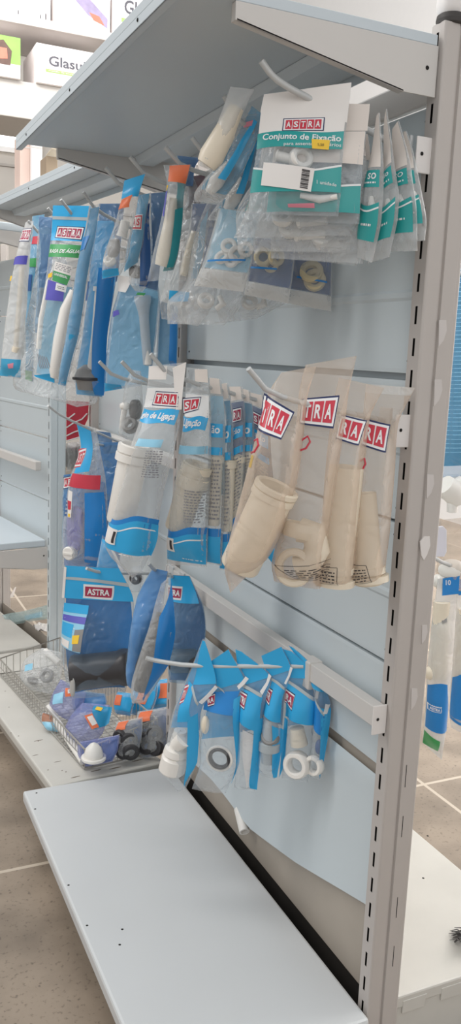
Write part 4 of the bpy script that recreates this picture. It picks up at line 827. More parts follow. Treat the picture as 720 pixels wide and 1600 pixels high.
b = Bag('rightmost beige pouch beside the end post, flanged pipe foot at the bottom', 'K', 600, 44, [(572, 600), (566, 660), (560, 740), (556, 820), (552, 880), (548, 915)], [(648, 606), (622, 660), (616, 740), (610, 820), (604, 870), (600, 912)], P=kpt(.84), tf=.046, tb=.026, fm=MILKY, pw=5., group=GK, top=.0, full=.4, wr=.003, seal=.94)
b.logo([(572, 652), (614, 662), (610, 704), (571, 692)], 'RA'); b.patch('weld_seam', film('weld_film', (226, 224, 220), .55, .7, .3), b.uvbox(.0, 1, 0, .05), 1, .0005)
mb = MB().use(RED); mb.tube([b.sp(572, 716), b.sp(579, 712), b.sp(581, 720), b.sp(576, 730), b.sp(569, 733)], .0016, 6); b.add('red_swirl', mb)
b.add('pipe', pipe(b.pt(566, 770, .004), b.pt(578, 912, .006), .0235, m=CREAM, collars=((.93, 1.42, .04), (.84, 1.22, .04))))
mb = MB().use(INK); b.barcode(mb, [(556, 800), (566, 800), (566, 838), (556, 838)]) if False else None
printbox(b, [(553, 873), (582, 874), (590, 900), (552, 908)], 5)
mb = MB(); b.fine(mb, [(560, 740), (572, 742), (570, 800), (558, 800)], 9, m=INK); b.add('small_print', mb)

# ------------------------------------------------------------------ left group: red-collared pouch and trap pouches
GM = 'blue pouches left of the white pipes'
b = Bag('pouch with a blue pointed top and red collar, purple packet inside', 'M', 140, 45, [(119, 662), (126, 705), (110, 745), (101, 800), (97, 850), (98, 886)], [(148, 668), (158, 710), (164, 750), (168, 800), (168, 850), (160, 892)], tf=.034, tb=.012, fm=HAZY, group=GM, top=.08, full=.4, wr=.003)
b.patch('blue_header', BLUE, [(119, 662), (140, 668), (146, 735), (122, 738)], off=.0006); b.logo([(124, 702), (137, 698), (132, 728), (119, 730)], 'AST', RED, WPRINT, RED); b.patch('red_collar', RED, [(119, 738), (160, 742), (160, 764), (112, 758)], off=.0008, n=(12, 5)); b.patch('back_sheet', DBLUE, b.uvbox(.03, .97, .38, .985), -1, -.0008)
b.patch('blue_side', DBLUE, [(141, 768), (164, 768), (163, 888), (139, 882)], off=.0005, n=(6, 12)); mb = MB().use(PURPLE); mb.blob(b.pt(120, 825, .008), b.n * .013, np.array([0, 0, .07]), np.cross(b.n, [0, 0, 1]) * .028, .6); b.add('packet', mb)
mb = MB().use(PAPER); b.put(mb, b.quad([(112, 764), (122, 766), (120, 806), (113, 806)]), 1, .001, (4, 8)); mb.use(RED); b.put(mb, b.quad([(112, 780), (120, 781), (119, 794), (113, 794)]), 1, .0016, (3, 3)); mb.use(YELLOW); b.put(mb, b.quad([(114, 800), (118, 800), (118, 805), (114, 805)]), 1, .0016, (2, 2)); b.add('white_label', mb)
mb = MB().use(NAVY)
for k in range(5): b.put(mb, b.quad([(103, 778 + k * 6), (110, 777 + k * 6), (110, 780 + k * 6), (103, 781 + k * 6)]), 1, .001, (3, 1))
b.add('print_bars', mb); mb = MB().use(PVC); mb.lathe(b.pt(115, 862, .022) - b.n * .012, b.pt(115, 862, .022) + b.n * .012, [(0, .001), (0, .021), (.8, .022), (1, .018), (1, .001)], 22); mb.box((-.002, -.016, -.003), (.002, .016, .003), (b.pt(115, 862, .035), b.n, nrm(np.cross(b.n, [0, 0, 1])), np.array([0, 0, 1]))); b.add('white_cap', mb)
for lab, P, L, R, m1 in (('broad deep blue pouch behind the red-collared one', onY(180, 700, 2.62), [(150, 692), (150, 750), (152, 820), (150, 880)], [(214, 690), (206, 750), (196, 820), (186, 880)], DBLUE),
    ('blue pouch with an upside red logo, left behind the red-collared one', onY(115, 745, 2.9), [(99, 742), (98, 800), (98, 860)], [(132, 738), (134, 800), (132, 860)], DBLUE),
    ('dark navy pouch between the red-collared pouch and the white pipe pouch', onY(175, 700, 2.75), [(138, 672), (136, 720), (140, 780)], [(172, 676), (180, 720), (182, 780)], NAVY)):
    b = Bag(lab, 'M', 0, 42, L, R, P=P, tf=.014, tb=.01, fm=BLUET, group=GM, top=.1, wr=.005)
    b.patch('back_sheet', m1, b.uvbox(.02, .98, 0, .99), -1, -.0008)
    if 'logo' in lab: b.logo([(99, 746), (128, 740), (128, 758), (99, 764)], 'ARTSA'[:4], RED)
    if 'broad' in lab: b.logo([(182, 730), (198, 726), (198, 742), (182, 746)], 'RA', RED)
b = Bag('small blue pouch with a white welded edge, under the white pipe pouch', 'N2', 170, 45, [(160, 836), (156, 860), (150, 892)], [(166, 842), (182, 868), (196, 896)], tf=.01, tb=.008, fm=CLEAR, group=GM, P=onY(170, 850, 2.2), top=.1)
b.patch('back_sheet', BLUE, b.uvbox(.02, .98, .1, .99), 1, -.0004); b.patch('weld_seam', PAPER, b.uvbox(.9, 1., 0, .98), 1, .001, (2, 10))
GN = 'blue trap pouches above the wire basket'
N = HOOKS['N']
b = Bag('big blue-headed pouch with a red logo, leaflet and black bottle trap', 'N', 150, 58, [(102, 884), (99, 930), (96, 985), (98, 1030), (104, 1070), (116, 1090)], [(186, 888), (207, 930), (210, 975), (206, 1020), (202, 1055), (196, 1082)], tf=.052, tb=.03, fm=film('bluish_clear_film', (180, 204, 226), .11, .5, .12, .8, 20), group=GN, top=.2, full=.6, wr=.0035, seal=.93, P=N[0] * .85 + N[2] * .15, nu=24, nv=36)
b.patch('blue_header', BLUE, [(102, 884), (186, 888), (209, 940), (99, 934)], off=.0005, n=(14, 8)); b.patch('weld_seam', SEAL, [(100, 901), (200, 911), (203, 917), (100, 905)], off=.0012, n=(14, 1), wt=-.01, wb=-.01, k=.5); b.patch('white_edge', PAPER, [(100, 886), (104, 886), (101, 934), (97, 934)], off=.0014, n=(2, 8))
b.logo([(131, 912), (179, 915), (176, 937), (130, 934)], 'ASTRA', REDD, WPRINT, WPRINT, tiles=False); b.patch('back_sheet', DBLUE, b.uvbox(.04, .96, .2, .96), -1, -.0012, (12, 14))
mb = MB().use(PALEB); b.put(mb, b.quad([(101, 941), (140, 945), (135, 1010), (96, 1006)]), 1, .0008, (8, 10)); mb.use(PURPLE); b.put(mb, b.quad([(100, 958), (139, 961), (138, 970), (99, 967)]), 1, .0014, (6, 2)); mb.use(BLUE); b.put(mb, b.quad([(101, 941), (140, 945), (140, 957), (100, 954)]), 1, .0014, (6, 2)); b.put(mb, b.quad([(99, 969), (120, 971), (118, 990), (98, 988)]), 1, .0014, (6, 2))
mb.use(PAPER); b.put(mb, b.quad([(98, 993), (115, 995), (114, 1006), (97, 1004)]), 1, .0016, (4, 3)); b.fine(mb, [(106, 946), (136, 949), (135, 952), (106, 949)], 1, m=WPRINT); b.fine(mb, [(100, 973), (122, 975), (121, 986), (100, 984)], 3, m=WPRINT); b.fine(mb, [(103, 961), (134, 963), (133, 967), (103, 965)], 1, m=WPRINT); b.fine(mb, [(100, 996), (113, 998), (113, 1003), (100, 1001)], 2, m=INK)
mb.use(GREYP); b.put(mb, b.quad([(123, 978), (138, 976), (136, 1008), (121, 1008)]), 1, .0015, (5, 6)); mb.use(YELLOW); b.put(mb, b.quad([(120, 986), (132, 984), (131, 996), (120, 998)]), 1, .0022, (4, 3)); b.add('leaflet', mb)
tr = MB().use(BLACKP); tr.lathe(b.pt(118, 1049, .014), b.pt(204, 1040, .006), [(.3, .036), (.02, .040), (0, .045), (0, .047), (.05, .048), (.1, .046), (.8, .044), (.86, .048), (.95, .048), (1, .044), (1, .001)], 28); b.add('bottle_trap', tr)
mb = MB().use(mat('pale_grey_plastic', (188, 186, 182), .4)); mb.blob(b.pt(124, 1060, .058), b.n * .004, np.array([0, 0, .027]), np.cross(b.n, [0, 0, 1]) * .007, .8); b.add('lever', mb)
for lab, hk, hx, ph, L, R, hd, strip, lg, tp in (('blue trap pouch second from the left, seen half edge-on', 'N2', 225, 42, [(238, 888), (214, 930), (206, 985), (200, 1035), (208, 1075)], [(262, 893), (256, 940), (246, 985), (232, 1040), (214, 1085)], None, None, None, DBLUE),
    ('crinkled trap pouch with a clear black-filled front and blue right edge', 'N2', 255, 48, [(252, 912), (240, 955), (226, 1000), (208, 1060), (206, 1098)], [(265, 900), (271, 950), (272, 990), (262, 1040), (228, 1096)], None, [(254, 960), (270, 905), (263, 1040), (226, 1094)], None, None),
    ('blue trap pouch with half a logo, rightmost beside the panel', 'N2', 292, 52, [(264, 898), (262, 935), (262, 985), (262, 1030), (264, 1066)], [(296, 900), (317, 945), (321, 985), (315, 1030), (306, 1068)], [(264, 898), (296, 900), (312, 942), (262, 938)], None, [(262, 914), (286, 916), (285, 936), (262, 935)], NAVY)):
    b = Bag(lab, hk, hx, ph, L, R, tf=.034, tb=.02, fm=BLUET if tp is not None else HAZY, group=GN, top=.1, full=.5, wr=.004, P=(HOOKS[hk][1] * .4 + HOOKS[hk][2] * .6) if hx > 280 else (HOOKS[hk][1] if hx < 240 else HOOKS[hk][0]))
    if tp is not None: b.patch('back_sheet', tp, b.uvbox(.03, .97, 0, .98), -1 if hd else 1, -.0008, (10, 14))
    if hd: b.patch('blue_header', BLUE, hd, off=.0006); b.logo(lg, 'TRA', REDD, WPRINT, WPRINT, tiles=False); mb = MB().use(BLACKP); mb.lathe(b.base(.12, .80), b.base(.9, .78), [(0, .001), (0, .028), (.1, .03), (.85, .03), (1, .026), (1, .001)], 22); b.add('bottle_trap', mb)
    if strip: b.patch('blue_strip', DBLUE, strip, off=.0008, n=(6, 12)); mb = MB().use(BLACKP); mb.tube([b.base(.32, .25), b.base(.3, .45), b.base(.3, .7), b.base(.4, .88)], [.006, .016, .022, .016], 16); b.add('bottle_trap', mb)
mb = MB().use(BLACKP); b = Bag('small dark fitting pouch peeping out between the trap pouches', 'N2', 214, 48, [(206, 886), (204, 905), (204, 925)], [(222, 884), (224, 905), (218, 925)], tf=.014, tb=.01, fm=CLEAR, group=GN, P=onY(214, 900, 2.25), top=.0, full=.2)
mb.ring(b.pt(213, 903, .004), b.n, .012, .006, .008); b.add('fitting', mb)

# ------------------------------------------------------------------ low row of blue-topped pouches
GP = 'small blue-topped pouches on the long low hook'
def lowp(label, hx, phi, L, R, header, strip, lg=None, ltxt='ASTRA', tf=.022, seam=None, fm=CLEAR, wr=.0025, edge=None):
    b = Bag(label, 'P', hx, phi, L, R, tf=tf, tb=.008, fm=fm, group=GP, top=.2, full=.5, wr=wr, seal=.9)
    b.patch('blue_header', BLUE, header, off=.0006, n=(10, 8))
    b.patch('back_sheet', BLUE, b.uvbox(.03, .97, .05, .6), -1, -.0008, (8, 10))
    if strip: b.patch('blue_strip', BLUE, strip, off=.0006, n=(4, 12))
    if seam: b.patch('weld_seam', SEAL, seam, off=.0012, n=(8, 1))
    if edge: b.patch('white_edge', WPRINT, edge, off=.0016, n=(6, 2))
    if lg: b.logo(lg, ltxt, REDD, WPRINT, NAVYINK, tiles=False)
    return b
b = lowp('nearest low pouch, folded blue top and white threaded fitting inside', 318, 38, [(317, 998), (303, 1035), (285, 1075), (268, 1120), (256, 1195), (278, 1238)], [(320, 1000), (338, 1068), (314, 1110), (311, 1150), (306, 1195), (290, 1232)],
         [(317, 1000), (321, 1002), (338, 1068), (304, 1068)], [(301, 1118), (312, 1112), (309, 1190), (290, 1228)], seam=[(304, 1068), (316, 1096), (314, 1099), (302, 1072)], edge=[(337, 1070), (341, 1074), (319, 1098), (316, 1093)])
b.patch('blue_flank', BLUE, [(297, 1062), (306, 1070), (306, 1122), (286, 1122)], off=.0008); b.logo([(291, 1070), (299, 1066), (294, 1092), (287, 1096)], 'TRA', RED, WPRINT, RED)
mb = MB().use(PVC); mb.lathe(b.pt(284, 1140, .006), b.pt(270, 1204, .006), [(0, .001), (0, .013), (.15, .015), (.4, .017), (.42, .024), (.55, .026), (.6, .022), (.65, .027), (.95, .028), (1, .024), (1, .001)], 20); b.add('fitting', mb); mb = MB().use(PVC); mb.tube([b.pt(282, 1160, .012), b.pt(293, 1150, .014)], [.016, .018], 16); b.add('fitting_branch', mb); mb = MB().use(GREYP); mb.tube([b.pt(265, 1200, .02), b.pt(280, 1208, .02)], .003, 8); b.add('screw', mb)
b = lowp('low pouch with a black rubber ring, second on the long hook', 348, 50, [(325, 1036), (328, 1075), (322, 1105), (312, 1160), (312, 1195), (300, 1232)], [(357, 1014), (385, 1062), (378, 1090), (375, 1150), (372, 1195), (352, 1240)],
         [(325, 1036), (357, 1014), (382, 1064), (322, 1082)], [(367, 1090), (377, 1085), (374, 1190), (360, 1226)], lg=[(321, 1088), (337, 1082), (337, 1099), (326, 1103)], ltxt='RA', seam=[(328, 1062), (350, 1078), (352, 1082), (330, 1067)], edge=[(384, 1056), (389, 1060), (374, 1076), (371, 1071)])
b.patch('blue_front', DBLUE, [(322, 1082), (375, 1078), (372, 1114), (318, 1108)], off=.0004); mb = MB().use(BLACKP); c = b.pt(346, 1180, .014); mb.ring(c, b.n, .0195, .0035, .006); b.add('rubber_ring', mb); mb = MB().use(PVC); mb.ring(c, b.n, .0255, .0028, .004); b.add('plastic_rim', mb); mb = MB().use(CREAM); mb.blob(b.pt(322, 1130, .008), b.n * .008, np.array([0, 0, .02]), np.cross(b.n, [0, 0, 1]) * .009); b.add('fitting', mb)
b = lowp('low pouch with a white folded card inside, third on the long hook', 392, 46, [(368, 1014), (374, 1060), (374, 1110), (372, 1165), (366, 1230)], [(378, 1018), (424, 1056), (414, 1100), (408, 1165), (398, 1236)],
         [(368, 1014), (378, 1018), (421, 1058), (372, 1072)], [(402, 1120), (412, 1120), (402, 1234), (392, 1230)], lg=[(374, 1076), (389, 1082), (386, 1104), (374, 1100)], ltxt='TRI', seam=[(376, 1066), (412, 1082), (411, 1087), (376, 1071)], edge=[(420, 1052), (424, 1056), (412, 1083), (408, 1078)])
b.patch('blue_front', BLUE, [(373, 1073), (413, 1086), (408, 1140), (374, 1122)], off=.0004); mb = MB().use(PAPER); mb.prism([b.pt(381, 1138, .006), b.pt(402, 1146, .010), b.pt(400, 1200, .010), b.pt(388, 1228, .008), b.pt(380, 1180, .004)], b.n * .003); b.add('folded_card', mb)
b = lowp('low pouch with a grey clear fitting, fourth on the long hook', 428, 46, [(409, 1024), (420, 1060), (412, 1110), (406, 1165), (404, 1206)], [(440, 1010), (456, 1045), (444, 1090), (440, 1150), (430, 1216)],
         [(409, 1024), (440, 1010), (455, 1046), (418, 1058)], [(430, 1126), (452, 1140), (434, 1214), (428, 1214)], lg=[(413, 1072), (428, 1076), (424, 1098), (410, 1092)], ltxt='STR', seam=[(420, 1056), (446, 1072), (446, 1077), (420, 1061)], edge=[(454, 1041), (458, 1043), (448, 1068), (445, 1066)])
b.patch('blue_front', BLUE, [(416, 1060), (446, 1076), (440, 1126), (408, 1110)], off=.0004); mb = MB().use(GREYP); mb.ring(b.pt(424, 1150, .006), b.n + [0, 0, .8], .014, .005, .012); b.add('fitting', mb); mb = MB().use(mat('clear_grey_plastic', (176, 184, 188), .25)); mb.lathe(b.pt(424, 1122, .004), b.pt(420, 1190, .004), [(0, .001), (0, .012), (.2, .016), (.5, .018), (.52, .022), (.7, .022), (.72, .016), (1, .014), (1, .001)], 18); b.add('fitting_body', mb)
b = lowp('low pouch with a big white ring nut, fifth on the long hook', 458, 50, [(436, 1010), (446, 1060), (450, 1110), (445, 1165), (440, 1216)], [(456, 1018), (500, 1060), (496, 1110), (490, 1165), (480, 1222)],
         [(436, 1012), (456, 1018), (500, 1060), (446, 1058)], [(440, 1120), (451, 1124), (446, 1190), (432, 1214)], lg=[(446, 1074), (463, 1082), (458, 1106), (443, 1096)], ltxt='RA', seam=[(448, 1060), (496, 1090), (495, 1095), (448, 1065)], edge=[(495, 1064), (500, 1066), (497, 1090), (493, 1088)])
b.patch('blue_front', BLUE, [(447, 1064), (496, 1094), (492, 1130), (446, 1118)], off=.0004)
mb = MB().use(PVC); mb.ring(b.pt(466, 1190, .014), b.n + np.array([-.5, 0, .12]), .021, .0065, .013); b.add('ring_nut', mb); mb = MB().use(CREAM); mb.tube([b.pt(464, 1136, .004), b.pt(468, 1162, .004)], [.014, .018], 18); b.add('fitting', mb)
b = lowp('last low pouch, next to the white clip on the crossbar', 482, 40, [(451, 1008), (478, 1050), (492, 1085), (490, 1150), (484, 1212)], [(458, 1012), (498, 1050), (516, 1100), (512, 1150), (500, 1218)],
         [(451, 1008), (458, 1012), (510, 1080), (490, 1072)], [(506, 1100), (517, 1106), (508, 1180), (500, 1216)], seam=[(490, 1078), (512, 1110), (511, 1114), (490, 1083)], edge=[(512, 1096), (516, 1100), (514, 1112), (510, 1110)])
b.patch('blue_front', DBLUE, [(490, 1084), (512, 1112), (508, 1144), (488, 1128)], off=.0004); mb = MB().use(PVC); mb.ring(b.pt(494, 1192, .012), b.n + np.array([-.6, 0, .1]), .0155, .005, .009); b.add('ring_nut', mb); mb = MB().use(NAVY); mb.blob(b.pt(500, 1166, .004), b.n * .008, np.array([0, 0, .016]), np.cross(b.n, [0, 0, 1]) * .009); b.add('fitting', mb)
t_ = thing('plastic_tube', 'white plastic tube end poking out under the bowed panel', 'tube', (.862, 1.72, -1.11)); mb = MB().use(PVC)
c = onX(382, 1300, .846); e = c + np.array([.010, .055, .028]); mb.lathe(c, e, [(.7, .008), (0, .0085), (0, .0125), (1, .0125), (1, .001)], 18); mb.build('tube_body', t_)

# ------------------------------------------------------------------ wire basket and what lies in it
BK = fr3(onZ(132, 1203, -1.172), math.radians(7.0)); BL, BW = .80, .225
bk = thing('wire_basket', 'shallow zinc wire basket on the dusty deck under the trap pouches', 'basket', T(BK, BW / 2, BL / 2, 0))
hf, hb_ = .062, .108
def bz(x): return hf + (hb_ - hf) * x / BW
mb = MB().use(CHROME)
cor = [(0, 0), (0, BL), (BW, BL), (BW, 0), (0, 0)]
mb.tube([T(BK, x, y, bz(x)) for x, y in cor], .0028, 8)
mb.tube([T(BK, x, y, .004) for x, y in cor], .0026, 8); mb.build('rim', bk)
mb = MB().use(CHROME)
for k in range(int(BL / .0235) + 1):
    y = min(k * .0235, BL); mb.tube([T(BK, 0, y, hf), T(BK, 0, y, .003), T(BK, BW, y, .003), T(BK, BW, y, hb_)], .0014, 6)
for k in range(10):
    x = BW * k / 9; mb.tube([T(BK, x, 0, bz(x)), T(BK, x, 0, .005), T(BK, x, BL, .005), T(BK, x, BL, bz(x))], .0014, 6)
mb.tube([T(BK, 0, y, hf * .5) for y in (0, BL)], .0014, 6); mb.build('wire_mesh', bk)
GBK = 'pouches lying in the wire basket'
def lay(label, c, phi, L, R, tilt, m=VIOLT, back=None, tf=.02, wr=.006, z=-1.10, fm=None):
    b = Bag(label, 'N', 0, phi, L, R, P=onZ(c[0], c[1], z), tilt=tilt, tf=tf, tb=.012, fm=m, group=GBK, top=.0, full=.2, seal=.8, wr=wr)
    if back is not None: b.patch('back_sheet', back, b.uvbox(.05, .95, .05, .95), -1, -.0008)
    return b
b = lay('clear pouch with a white tube and grey trap parts, far end of the basket', (65, 1050), 50, [(66, 1012), (40, 1030), (30, 1058), (48, 1078)], [(96, 1020), (98, 1040), (94, 1066), (78, 1084)], 40, CRINK, None, .03, z=-1.09)
mb = MB().use(PVC); mb.tube([b.pt(70, 1017, .0), b.pt(92, 1036, .0)], .012, 16); b.add('tube', mb); mb = MB().use(GREYP); mb.ring(b.pt(74, 1056, .004), b.n, .018, .007, .01); b.add('trap_ring', mb); mb = MB().use(GREYP); mb.blob(b.pt(52, 1064, .004), b.n * .012, nrm(np.cross(b.n, [0, 0, 1])) * .02, np.array([0, 0, .014]), .8); b.add('trap_part', mb); b.patch('blue_label', PALEB, [(44, 1042), (58, 1040), (57, 1050), (43, 1052)], off=.001)
b = lay('violet pouch with a pale blue corner label, front middle of the basket', (135, 1130), 52, [(128, 1098), (112, 1118), (101, 1140), (110, 1158)], [(172, 1102), (168, 1120), (160, 1146), (140, 1166)], 42, VIOLT, None, .03)
b.patch('blue_label', mat('sky_blue_print', (42, 150, 198), .3, var=.05), [(150, 1104), (182, 1106), (178, 1132), (152, 1142)], off=.002); b.patch('orange_label', ORANGE, [(138, 1122), (150, 1118), (158, 1138), (148, 1142)], off=.003); b.patch('white_label', PAPER, [(142, 1124), (150, 1121), (156, 1133), (149, 1137)], off=.0042); b.patch('yellow_dot', YELLOW, [(155, 1106), (164, 1108), (162, 1114), (154, 1112)], off=.0036, n=(3, 3))
b = lay('violet pouch with crossed silver seams, behind the labelled violet one', (100, 1100), 50, [(96, 1062), (82, 1085), (78, 1102), (92, 1118)], [(134, 1082), (130, 1100), (122, 1116), (106, 1126)], 40, VIOLT, None, .026)
b.patch('pale_label', PALEB, [(88, 1088), (106, 1084), (104, 1102), (88, 1104)], off=.002); b.patch('orange_label', ORANGE, [(108, 1078), (122, 1076), (120, 1090), (108, 1092)], off=.002); b.patch('white_label', PAPER, [(112, 1080), (118, 1079), (117, 1086), (112, 1087)], off=.003)
b = lay('blue-white pouch lying between the two violet pouches', (140, 1096), 50, [(118, 1078), (112, 1096), (116, 1114)], [(164, 1084), (168, 1098), (158, 1112)], 38, BLUET, DBLUE, .02)
b = lay('bunched violet pouch around a white domed cap, front corner of the basket', (155, 1178), 52, [(122, 1160), (122, 1180), (134, 1198)], [(186, 1148), (184, 1172), (176, 1190)], 30, VIOLT, NAVY, .02, z=-1.13)
mb = MB().use(PVC); q = b.pt(152, 1178, .03); mb.lathe(q + [0, 0, -.012], q + [0, 0, .034], [(0, .001), (0, .026), (.25, .027), (.6, .022), (.85, .012), (1, .001)], 24); mb.ring(q + [0, 0, -.012], (0, 0, 1), .030, .005, .005); b.add('domed_cap', mb)
for i, (lab, c, L, R) in enumerate((('black fitting pouch with an orange tag, right corner of the basket', (240, 1150), [(216, 1112), (212, 1140), (210, 1170), (222, 1188)], [(262, 1104), (266, 1130), (262, 1160), (250, 1180)]),
    ('black fitting pouch with an orange tag, left beside the corner one', (205, 1160), [(182, 1128), (178, 1150), (180, 1176), (192, 1190)], [(222, 1120), (222, 1145), (218, 1170), (208, 1184)]))):
    b = lay(lab, c, 50, L, R, 30, HAZY, NAVY, .026, z=-1.115)
    mb = MB().use(BLACKP)
    for (u, v) in ((.3, .4), (.6, .5), (.4, .72), (.7, .78)): mb.ring(b.base(u, v) + b.n * .012, b.n + np.array([random.uniform(-.6, .6), 0, random.uniform(-.6, .6)]), .017, .008, .011)
    b.add('fitting', mb); b.patch('orange_tag', ORANGE, b.uvbox(.1, .5, .03, .25), off=.002)
for i, (lab, c, L, R, c1) in enumerate((('blue pouch with an orange round print, at the back of the basket', (225, 1092), [(212, 1060), (206, 1084), (196, 1106), (204, 1118)], [(246, 1068), (244, 1090), (238, 1108), (226, 1120)], (.35, .75)),
    ('blue pouch with an orange end, back right corner of the basket', (252, 1086), [(240, 1062), (238, 1084), (232, 1100), (238, 1112)], [(268, 1058), (268, 1080), (266, 1096), (256, 1108)], (.5, .95)),
    ('blue pouch with an orange patch under the black-filled trap pouch', (195, 1100), [(184, 1080), (178, 1098), (180, 1116)], [(212, 1084), (210, 1100), (204, 1120)], (.1, .5)))):
    b = lay(lab, c, 46, L, R, 35, CLEAR, BLUE, .016, z=-1.07); b.patch('blue_front', BLUE, b.uvbox(.04, .96, .05, .9), 1, .0004); b.patch('orange_print', ORANGE, b.uvbox(c1[0], c1[1], .2, .62), 1, .002)
t_ = thing('plastic_tube', 'long white plastic tube lying along the front of the basket', 'tube', T(BK, .03, .15, .02)); mb = MB().use(PVC); a_ = onZ(76, 1108, -1.135); e_ = onZ(130, 1190, -1.155); mb.tube([a_ + [0, 0, .006], a_ * .9 + e_ * .1, e_], [.012, .0115, .0105], 16); mb.build('tube_body', t_)
b = lay('small blue pouch with a brown end, at the basket front wires', (78, 1130), 55, [(66, 1112), (64, 1128), (74, 1142)], [(84, 1118), (92, 1132), (94, 1146)], 40, CLEAR, None, .012, z=-1.15); b.patch('brown_end', mat('brown_print', (170, 120, 96), .5), b.uvbox(.1, .9, .05, .45), 1, .0006); b.patch('blue_end', PALEB, b.uvbox(.1, .9, .5, .95), 1, .0006)
# loose things on the far deck
b = Bag('empty pale green clear pouch lying on the far deck', 'N', 0, 50, [(4, 962), (8, 968), (16, 975)], [(78, 945), (80, 955), (74, 966)], P=onZ(45, 962, -1.155), tilt=72, tf=.008, tb=.006, fm=film('greenish_film', (190, 214, 212), .4, .7, .2, .8), group=None, wr=.006, top=.0, full=.2)
b.patch('print', PALEB, b.uvbox(.4, .8, .3, .7), -1, -.0006)
t_ = thing('paper_scrap', 'white crumpled scrap in the gap beside the slim post', 'scrap', onZ(69, 982, -1.17)); c = onZ(69, 982, -1.165); mb = MB().use(PAPER); rows = []
for i in range(6): rows.append([c + np.array([(j - 3) * .012, (i - 2.5) * .018, .008 * math.sin(i * 2.1 + j * 1.7) + .008]) for j in range(7)])
mb.grid(rows); mb.grid([[p - [0, 0, .002] for p in r][::-1] for r in rows]); mb.build('crumple', t_, False)
t_ = thing('paper_scrap', 'small upright white scrap on the far deck at the left edge', 'scrap', onZ(16, 934, -1.17)); mb = MB().use(PAPER); a_ = onZ(14, 934, -1.172); u_ = onY(23, 918, a_[1]); mb.prism([a_, a_ + [.02, .005, 0], u_ + [.008, .005, 0], u_], (0, .003, 0)); mb.build('crumple', t_, False)

# ------------------------------------------------------------------ behind the open bay
pl = thing('placard', 'red placard with white curved strokes, seen through the open bay', 'sign', onY(120, 660, 3.396)); Yp = 3.396
mb = MB().use(RED); mb.prism([onY(104, 626, Yp), onY(139, 628, Yp), onY(137, 655, Yp), onY(124, 682, Yp), onY(104, 688, Yp)], (0, .004, 0))
mb.use(WPRINT)
for pts in (((104, 668), (116, 660), (128, 655), (136, 646)), ((104, 681), (116, 675), (126, 672)), ((105, 655), (112, 650), (117, 646)), ((104, 689), (114, 686), (124, 683))):
    mb.tube([onY(x, y, Yp - .002) for x, y in pts], .0028, 6)
mb.build('board', pl, False)
b = Bag('grey and black fitting pouch under the red placard', 'M', 0, 60, [(104, 692), (104, 712), (104, 738)], [(130, 690), (132, 712), (128, 738)], P=onY(116, 700, 3.5), tf=.03, tb=.01, fm=HAZY, top=.0, full=.2, wr=.006)
mb = MB().use(GREYP); mb.blob(b.base(.3, .5), b.n * .02, np.array([0, 0, .05]), np.cross(b.n, [0, 0, 1]) * .03, .7); b.add('fitting', mb); mb = MB().use(BLACKP); mb.blob(b.base(.75, .45), b.n * .02, np.array([0, 0, .05]), np.cross(b.n, [0, 0, 1]) * .02, .7); b.add('cap', mb)
# ------------------------------------------------------------------ far side of the gondola
GO = 'pouches on the far side of the end post'
hook('O', 'hook on the far side of the end post', [onY(716, 880, 1.5), onY(700, 886, 1.42), (.92, 1.36, -.30)], GH)
hook('O2', 'upper hook on the far side, carrying the blue net bag', [onY(745, 424, 1.5), onY(715, 430, 1.46), (.92, 1.40, .20)], GH)
b = Bag('big blue ribbed net bag on the far side, right of the end post', 'O2', 0, 75, [(704, 400), (697, 480), (693, 560), (690, 640), (686, 748)], [(850, 400), (850, 480), (852, 560), (850, 640), (846, 735)], P=onY(730, 420, 1.48), tf=.05, tb=.03, fm=BLUET, group=GO, wr=.003, top=.0, full=.2, seal=.8)
b.patch('back_sheet', TEALB, b.uvbox(.02, .98, 0, .93), 1, -.0012, (12, 14)); mb = MB().use(PALEB)
for k in range(46): b.put(mb, b.uvbox(.02, .9, .03 + k * .0185, .033 + k * .0185), 1, .0006, (12, 1))
b.add('ribs', mb); b.patch('white_spot', PAPER, [(714, 668), (732, 664), (732, 700), (716, 694)], off=.002)
v = thing('angle_valve', 'white plastic tap body on the far side, at the right edge', 'valve', onY(708, 770, 1.45)); Q = lambda x, y, d=1.45: onY(x, y, d)
mb = MB().use(PVC); mb.tube([Q(694, 757), Q(703, 765), Q(710, 775), Q(714, 785)], [.022, .026, .022, .018], 16); mb.tube([Q(712, 760), Q(722, 752)], [.014, .014], 14); mb.build('tap_body', v); mb = MB().use(PVC); mb.tube([Q(707, 780), Q(706, 800)], [.012, .011], 14); mb.build('spout', v)
mb = MB().use(CAPM); mb.box((.918, 1.62, -.235), (1.5, 1.645, -.195)); mb.box((.918, 1.62, -.30), (1.5, 1.645, -.265)); o_ = thing('crossbar', 'white rails on the far side behind the tap body', 'rail', (1.0, 1.63, -.2)); mb.build('rail_bar', o_, False, .003)
t_ = thing('end_plate', 'white rounded plastic plate on the far side edge of the end post', 'plate', onY(689, 847, 1.2)); mb = MB().use(mat('cool_white_plastic', (222, 222, 232), .4)); mb.prism([onY(x, y, 1.19) for x, y in ((680, 824), (692, 822), (698, 828), (698, 862), (694, 870), (680, 870))], (0, .004, 0)); mb.build('plate_body', t_, False, .001)
b = Bag('brownish clear pouch with white knobs, top of the far side row', 'O', 0, 66, [(690, 812), (686, 850), (682, 880), (681, 920)], [(752, 806), (752, 850), (750, 880), (748, 925)], P=onY(715, 815, 1.46), tf=.03, tb=.012, fm=MILKY, group=GO, wr=.004)
